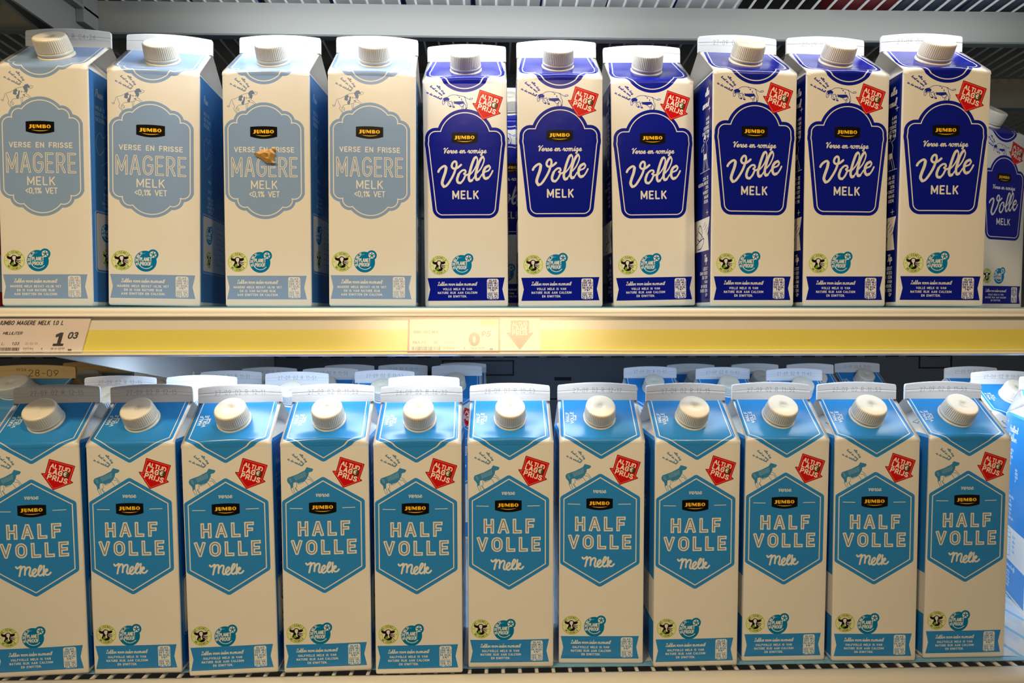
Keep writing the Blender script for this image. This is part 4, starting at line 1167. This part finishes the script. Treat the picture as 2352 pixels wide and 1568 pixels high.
# ------------------------------------------------------------------ cartons, upper row
ORD = ['first', 'second', 'third', 'fourth', 'fifth', 'sixth', 'seventh', 'eighth', 'ninth', 'tenth', 'eleventh']
ZU = .00647; ZL = -.2901
GU = 'skimmed milk cartons in the front of the upper row'; GV = 'whole milk cartons in the front of the upper row'; GH = 'semi-skimmed milk cartons in the front of the lower row'
up = [
 ('m', -369.48, 510.94, .0461, .0010, -.0042, 'pale blue skimmed milk carton at the left end of the upper shelf', GU, '26-09 07 R 04-26', 0),
 ('m', -294.56, 523.01, .1337, .0149, -.0050, 'pale blue skimmed milk carton turned to show its glossy blue side, second from left', GU, None, 1),
 ('m', -198.52, 525.52, .0060, .0040, .0029, 'pale blue skimmed milk carton with a dry leaf stuck to its front', GU, '26-09 02 R 10-00', 1),
 ('m', -116.13, 525.59, .0760, .0050, -.0039, 'pale blue skimmed milk carton next to the dark blue ones', GU, '28-09 07 R 14-29', 1),
 ('v', -38.39, 543.14, .0067, -.0067, -.0006, 'dark blue whole milk carton next to the pale blue ones', GV, None, 2),
 ('v', 39.84, 535.28, .0163, -.0072, .0035, 'dark blue whole milk carton, second of the dark blue row from the left', GV, '27-09 02 R 11-07', 1),
 ('v', 118.97, 545.34, .0489, -.0187, -.0058, 'dark blue whole milk carton standing low, third dark blue one from the left', GV, None, 0),
 ('v', 192.24, 524.34, .0912, -.0004, -.0023, 'dark blue whole milk carton showing a side figure, fourth dark blue one', GV, '27-09 02 R 12-20', 0),
 ('v', 268.76, 526.71, .0755, -.0006, -.0047, 'dark blue whole milk carton, second from the right of the front upper row', GV, '27-09 02 R 11-20', 1),
 ('v', 345.69, 521.48, .0027, .0061, -.0003, 'dark blue whole milk carton, rightmost and largest of the front upper row', GV, '27-09 02 R 11-23', 1),
]
lo = [
 (-379.81, 505.80, .0824, -.0118, .0048, 'leftmost sky blue semi-skimmed milk carton of the front lower row, cut by the frame', '27-09 02 R 12-15', 0),
 (-302.74, 508.85, .0191, -.0099, .0009, '', '27-09 02 R 12-15', 0),
 (-226.41, 507.57, .0647, -.0149, -.0005, '', '27-09 02 R 12-11', 2),
 (-151.28, 511.15, .0565, -.0050, -.0042, '', '27-09 02 R 11-53', 2),
 (-75.98, 508.85, .0306, -.0024, .0005, '', '26-09 02 R 16-32', 2),
 (-1.59, 518.17, .0181, -.0013, .0020, '', '28-09 07 R 10-53', 1),
 (74.14, 524.10, -.0067, -.0007, .0070, '', '27-09 02 R 12-17', 0),
 (149.95, 519.77, .0399, -.0014, .0045, '', '27-09 02 R 12-15', 0),
 (226.46, 528.33, .0300, -.0005, .0073, '', '27-09 02 R 11-52', 0),
 (302.71, 527.29, -.0039, -.0032, -.0025, '', '27-09 02 R 11-53', 0),
 (380.81, 533.03, .0353, .0007, .0017, 'sky blue semi-skimmed milk carton at the right end of the front lower row', '27-09 02 R 11-53', 1),
]
for i, (k, x, y, yw, tl, ln, lab, g, code, var) in enumerate(up):
    carton(k, x * MM, y * MM, ZU + .0004 * (abs(tl) > .012), yw, tl, ln, lab, g, code, var, 1 if i in (1, 4, 9) else 0)
for i, (x, y, yw, tl, ln, lab, code, var) in enumerate(lo):
    lab = lab or 'sky blue semi-skimmed milk carton, %s from the left in the front lower row' % ORD[i]
    carton('h', x * MM, y * MM, ZL, yw, tl, ln, lab, GH, code, var, 1 if i in (0, 3, 5) else 0)

# ------------------------------------------------------------------ cartons further back
def px2x(p, d): return (p - 1176) / 1479.12 * d
carton('v', px2x(1168, .687), .652, ZU, .03, 0, 0, 'whole milk carton glimpsed through the gap between the first two dark blue ones', 'whole milk cartons further back on the upper shelf', None, 0)
carton('v', px2x(1385, .687), .652, ZU, .02, 0, 0, 'whole milk carton behind, glimpsed between the second and third dark blue ones', 'whole milk cartons further back on the upper shelf', None, 0)
carton('v', .516, .696, ZU - .0, .36, 0, 0, 'turned whole milk carton peeking out at the right end of the upper shelf', 'whole milk cartons further back on the upper shelf', None, 0)
back = [  # fin left px, right px, distance of the seal, label
 (195, 355, .632, 'carton top behind the gap of the first two lower front cartons', '27-09 02 R 12-15'),
 (384, 541, .640, 'brightly lit carton top behind the second and third lower front cartons', None),
 (610, 754, .705, 'carton top behind the gap of the third and fourth lower front cartons', '27-09 02 R 11-51'),
 (816, 951, .745, 'carton top behind the gap of the fourth and fifth lower front cartons', '27-09 02 R 11-53'),
 (891, 1057, .628, 'glaring white carton top right behind the fifth lower front carton', None),
 (308, 446, .745, 'dim carton top left under the slanting blue grey bracket', '27-09 02 R 12-45'),
 (460, 601, .730, 'dim carton top behind the third lower front carton', '27-09 02 R 11-31'),
 (553, 684, .815, 'very dim carton top deep behind the third and fourth lower front cartons', '27-09 02 R 11-30'),
 (694, 824, .800, 'very dim carton top deep behind the fourth lower front carton', '27-09 02 R 11-53'),
 (745, 860, .900, 'faint carton top at the back, between two nearer ones above the fourth front carton', None),
 (869, 982, .905, 'dim carton top at the back above the fifth lower front carton', '27-09 02 R 12-17'),
 (993, 1106, .885, 'blue-roofed carton with visible cap, last on the right of the left back group', None),
 (1012, 1116, .965, 'faint carton edge hidden behind the last of the left back group', None),
 (1433, 1555, .836, 'blue-roofed back carton above the gap of the seventh and eighth front cartons', '27-09 02 R 11-42'),
 (1598, 1724, .815, 'blue-roofed back carton above the eighth and ninth front cartons', '27-09 02 R 11-42'),
 (1760, 1891, .785, 'blue-roofed back carton above the ninth and tenth front cartons', '27-09 02 R 11-42'),
 (1530, 1645, .925, 'faint carton top deep behind, left of the two dim right ones', None),
 (1680, 1790, .935, 'faint carton top deep behind, in the middle of the dim right ones', None),
 (1806, 1918, .935, 'dim carton top at the back behind the ninth and tenth front cartons', None),
 (1918, 2022, .975, 'blue-roofed back carton with cap above the tenth front carton', '27-09 02 R 11-53'),
 (2166, 2298, .835, 'dim carton top behind the eleventh lower front carton', '27-09 02 R 12-01'),
]
for pl, pr, d, lab, code in back:
    zb = ZL - .036 * (d - .60) + .0003
    carton('h', px2x((pl + pr) / 2, d), d - .035 - .0084, zb, .0262, 0, -.036, lab, 'semi-skimmed milk cartons further back on the lower shelf', code, 0)
# bright pair at the right end of the lower shelf
carton('h', .557, .688, ZL - .0046, .0262 - .05, 0, -.03, 'brightly lit semi-skimmed carton with cap at the right edge, behind the turned one', 'semi-skimmed milk cartons at the right edge', '27-09 02 R 11-50', 0)
def turned():
    yw = -.3927
    t = carton('h', .542, .632 - .035, ZL - .0012, yw, 0, 0, 'turned semi-skimmed carton at the right edge showing its sky blue side with a milk glass', 'semi-skimmed milk cartons at the right edge', None, 0)
turned()

# kraft coloured tall packs at the left
def paint_kraft():
    cv = Canvas(70, 236, 5, (196, 160, 104)); cv.rbox(0, 150, 70, 236, .1, (86, 160, 206)); cv.strokes([[(3, 236), (6, 190), (35, 172), (64, 190), (67, 236)]], .8, PAPER)
    return cv
def paint_kfin(code):
    cv = Canvas(70, 16, 8, (234, 194, 126)); text(cv, code, 44, 4.6, 6.0, .5, (84, 62, 36), fit=24, align='c', gap=.3)
    text(cv, '1934', 22, 9.5, 2.6, .3, (120, 92, 54), fit=8); return cv
KR = mat('kraft_board', (228, 188, 122), .6)
fk = img_mat('kraft_front', paint_kraft().image('kraft_front'), .5, .1, .1)
MATS['k'] = [fk, KR, KR, KR]
BODY['k'] = [body_mesh('carton_body', MATS['k'], .8)]; GABLE['k'] = [gable_mesh('gable_roof', MATS['k'], .6, 4)]
for cde in ('28-09',): FINS['k'] = fin_mesh('top_seal', img_mat('kraft_seal', paint_kfin(cde).image('kraft_seal'), .5, .1, 0))
FINS['k2'] = fin_mesh('top_seal', KR)
for x, y, lab, fc in ((-.553, .700, 'wide kraft-coloured carton stamped 28-09 at the left of the lower shelf', 'k'), (-.548, .815, 'darker kraft-coloured carton behind the one stamped 28-09', 'k2')):
    t = carton('k', x, y, ZL - .036 * (y + .035 - .60) + .0008, .0262, 0, -.03, lab, 'kraft-coloured cartons', fc, 0)
    t.scale = (1.42, 1.38, 1.022)
# small red and white box just showing at the left edge of the upper shelf
REDB = mat('red_box_print', (214, 24, 26), .4); WHB = mat('white_box_print', (238, 234, 228), .4)
bx, by = cw(-.4485, .552)
t = thing('juice_box', 'small red and white box, just a sliver at the left edge of the upper shelf', 'box', (bx, by, CZ + ZU), 0)
MB().box(-.03, .03, -.03, .03, 0, .012).obj('lower_band', REDB, t); MB().box(-.0299, .0299, -.0299, .0299, .012, .042).obj('white_band', WHB, t)
MB().box(-.03, .03, -.03, .03, .042, .060).obj('middle_band', REDB, t); MB().box(-.0299, .0299, -.0299, .0299, .060, .0615).obj('white_band', WHB, t)
MB().box(-.03, .03, -.03, .03, .0615, .078).obj('upper_band', REDB, t); MB().box(-.0302, .0302, -.0302, .0302, .078, .081).obj('lid', WHB, t, .0006)

# ------------------------------------------------------------------ packs standing on the overhead wire shelf (only their undersides show)
def paint_bottom():
    cv = Canvas(70, 70, 6, (226, 228, 232))
    cv.rbox(0, 0, 70, 3, .1, (120, 124, 130)); cv.strokes([[(0, 35), (70, 35)]], .5, (150, 152, 158))
    rnd = random.Random(3); 
    barcode(cv, 14, 50, 16, 19.5, 3, (40, 42, 48)); cv.strokes([[(14, 18), (50, 18)]], 2.2, (46, 48, 54))
    return cv
BOT = img_mat('underside_print', paint_bottom().image('underside_print'), .5, .1, 0)
BLU = mat('blue_pack_side', (20, 70, 150), .45); REDS = mat('dull_red_pack', (130, 40, 48), .5); GREYB = mat('slate_pack', (70, 84, 104), .5)
def pack_mesh(m_side, m_bot):
    me = body_mesh('pack_body', [m_side, m_side, m_side, m_bot], .3)
    uv = me.uv_layers[0]; p = me.polygons[len(me.polygons) - 1]
    for li in p.loop_indices:
        co = me.vertices[me.loops[li].vertex_index].co; uv.data[li].uv = (co.x / .070 + .5, co.y / .070 + .5)
    for q in me.polygons:
        if q.index != p.index and q.material_index == 3: q.material_index = 0
    return me
PM = {'w': pack_mesh(BLU, BOT), 'r': pack_mesh(REDS, REDS), 's': pack_mesh(GREYB, GREYB)}
PG = {k: gable_mesh('gable_roof', [s, s, s, PAPER_M], .6, 7) for k, s in (('w', BLU), ('r', REDS), ('s', GREYB))}
TOPX = [(345, 'w'), (510, 'w'), (675, 'w'), (840, 'w'), (1005, 'w'), (1168, 'w'), (1325, 'w'), (1482, 'w'), (1639, 'w'), (2012, 'r'), (2172, 's'), (2332, 's')]
TL = ['white underside of a carton overhead, nearest the left bracket', 'white underside of a carton overhead, second from the left bracket', 'white underside overhead with a dark bar, third from the left bracket',
      'white underside overhead, fourth from the left bracket', 'white underside overhead, above the gap left of the dark blue cartons', 'white underside overhead, sixth from the left bracket',
      'white underside overhead, seventh from the left bracket', 'white underside overhead, second to last before the empty stretch', 'white underside overhead, last before the empty dark stretch',
      'dull red pack overhead near the right', 'slate blue pack overhead just right of the dull red one', 'slate blue pack overhead at the far right']
for (p, k), lab in zip(TOPX, TL):
    x, y = cw(px2x(p, .60), .60)
    y = .604 + (.01 if k != 'w' else 0)
    zb = .2917 - .08 * (y - .63) + .0042
    t = thing('milk_carton', lab, 'carton', (x, y, CZ + zb), random.Random(p).uniform(-.03, .03), 'packs on the overhead wire shelf')
    t.rotation_euler = (-.08, 0, t.rotation_euler[2]); t.scale = (.90, .90, 1)
    mesh_obj('carton_body', PM[k], t); mesh_obj('gable_roof', PG[k], t); mesh_obj('top_seal', fin_for(None), t)
    pp = Vector((0, -HW + (HW - .8) * CAPPOS, BH + RISE * CAPPOS + .2)) * MM
    mesh_obj('screw_cap', CAP, t, pp, (SL, 0, 0)); mesh_obj('cap_collar', COLLAR, t, pp, (SL, 0, 0))

# ------------------------------------------------------------------ dry leaf on the third carton
def leaf():
    x, y = cw(px2x(616, .523), .5238)
    S = 1 / 22.4 * .3536      # zoomed pixels -> mm
    out = [(90, 760), (200, 690), (380, 580), (560, 520), (860, 520), (1000, 460), (1110, 420), (1210, 430), (1180, 540), (1110, 620), (1180, 760), (1140, 880), (1090, 980), (1080, 1080), (1230, 1170), (1080, 1210), (900, 1200), (740, 1220), (560, 1080), (430, 960), (280, 890), (150, 820)]
    mid = [(420, 760), (640, 700), (840, 740), (1000, 700), (760, 880), (900, 1000), (640, 950), (980, 1120), (1090, 500)]
    hgt = [1.6, 3.0, 2.0, 3.4, 1.0, 3.0, 2.4, 1.8, 1.8]
    bm = bmesh.new(); cx, cy = 680, 840
    vs = []
    rnd = random.Random(2)
    for i, (a, b) in enumerate(out): vs.append(bm.verts.new(((a - cx) * S * MM, -rnd.uniform(.3, 1.3) * MM, -(b - cy) * S * MM)))
    ms = [bm.verts.new(((a - cx) * S * MM, -h * MM, -(b - cy) * S * MM)) for (a, b), h in zip(mid, hgt)]
    n = len(vs)
    def near(v): return min(ms, key=lambda q: (q.co.x - v.co.x) ** 2 + (q.co.z - v.co.z) ** 2)
    from mathutils.geometry import delaunay_2d_cdt
    allv = vs + ms
    r = delaunay_2d_cdt([Vector((v.co.x, v.co.z)) for v in allv], [(i, (i + 1) % n) for i in range(n)], [list(range(n))], 1, 1e-7)
    for f in r[2]:
        try: bm.faces.new([allv[r[3][q][0]] for q in f])
        except Exception: pass
    bmesh.ops.recalc_face_normals(bm, faces=bm.faces)
    me = bpy.data.meshes.new('dry_leaf'); bm.to_mesh(me); bm.free()
    me.materials.append(mat('dry_leaf', (214, 164, 84), .7, noise=.55, nscale=400, bump=.6))
    o = mesh_obj('dry_leaf', me, None, (x, y, CZ + .1272)); 
    sd = o.modifiers.new('thickness', 'SOLIDIFY'); sd.thickness = .0003
    tag(o, 'crumpled dry brown leaf stuck on the third pale blue carton', 'leaf')
leaf()
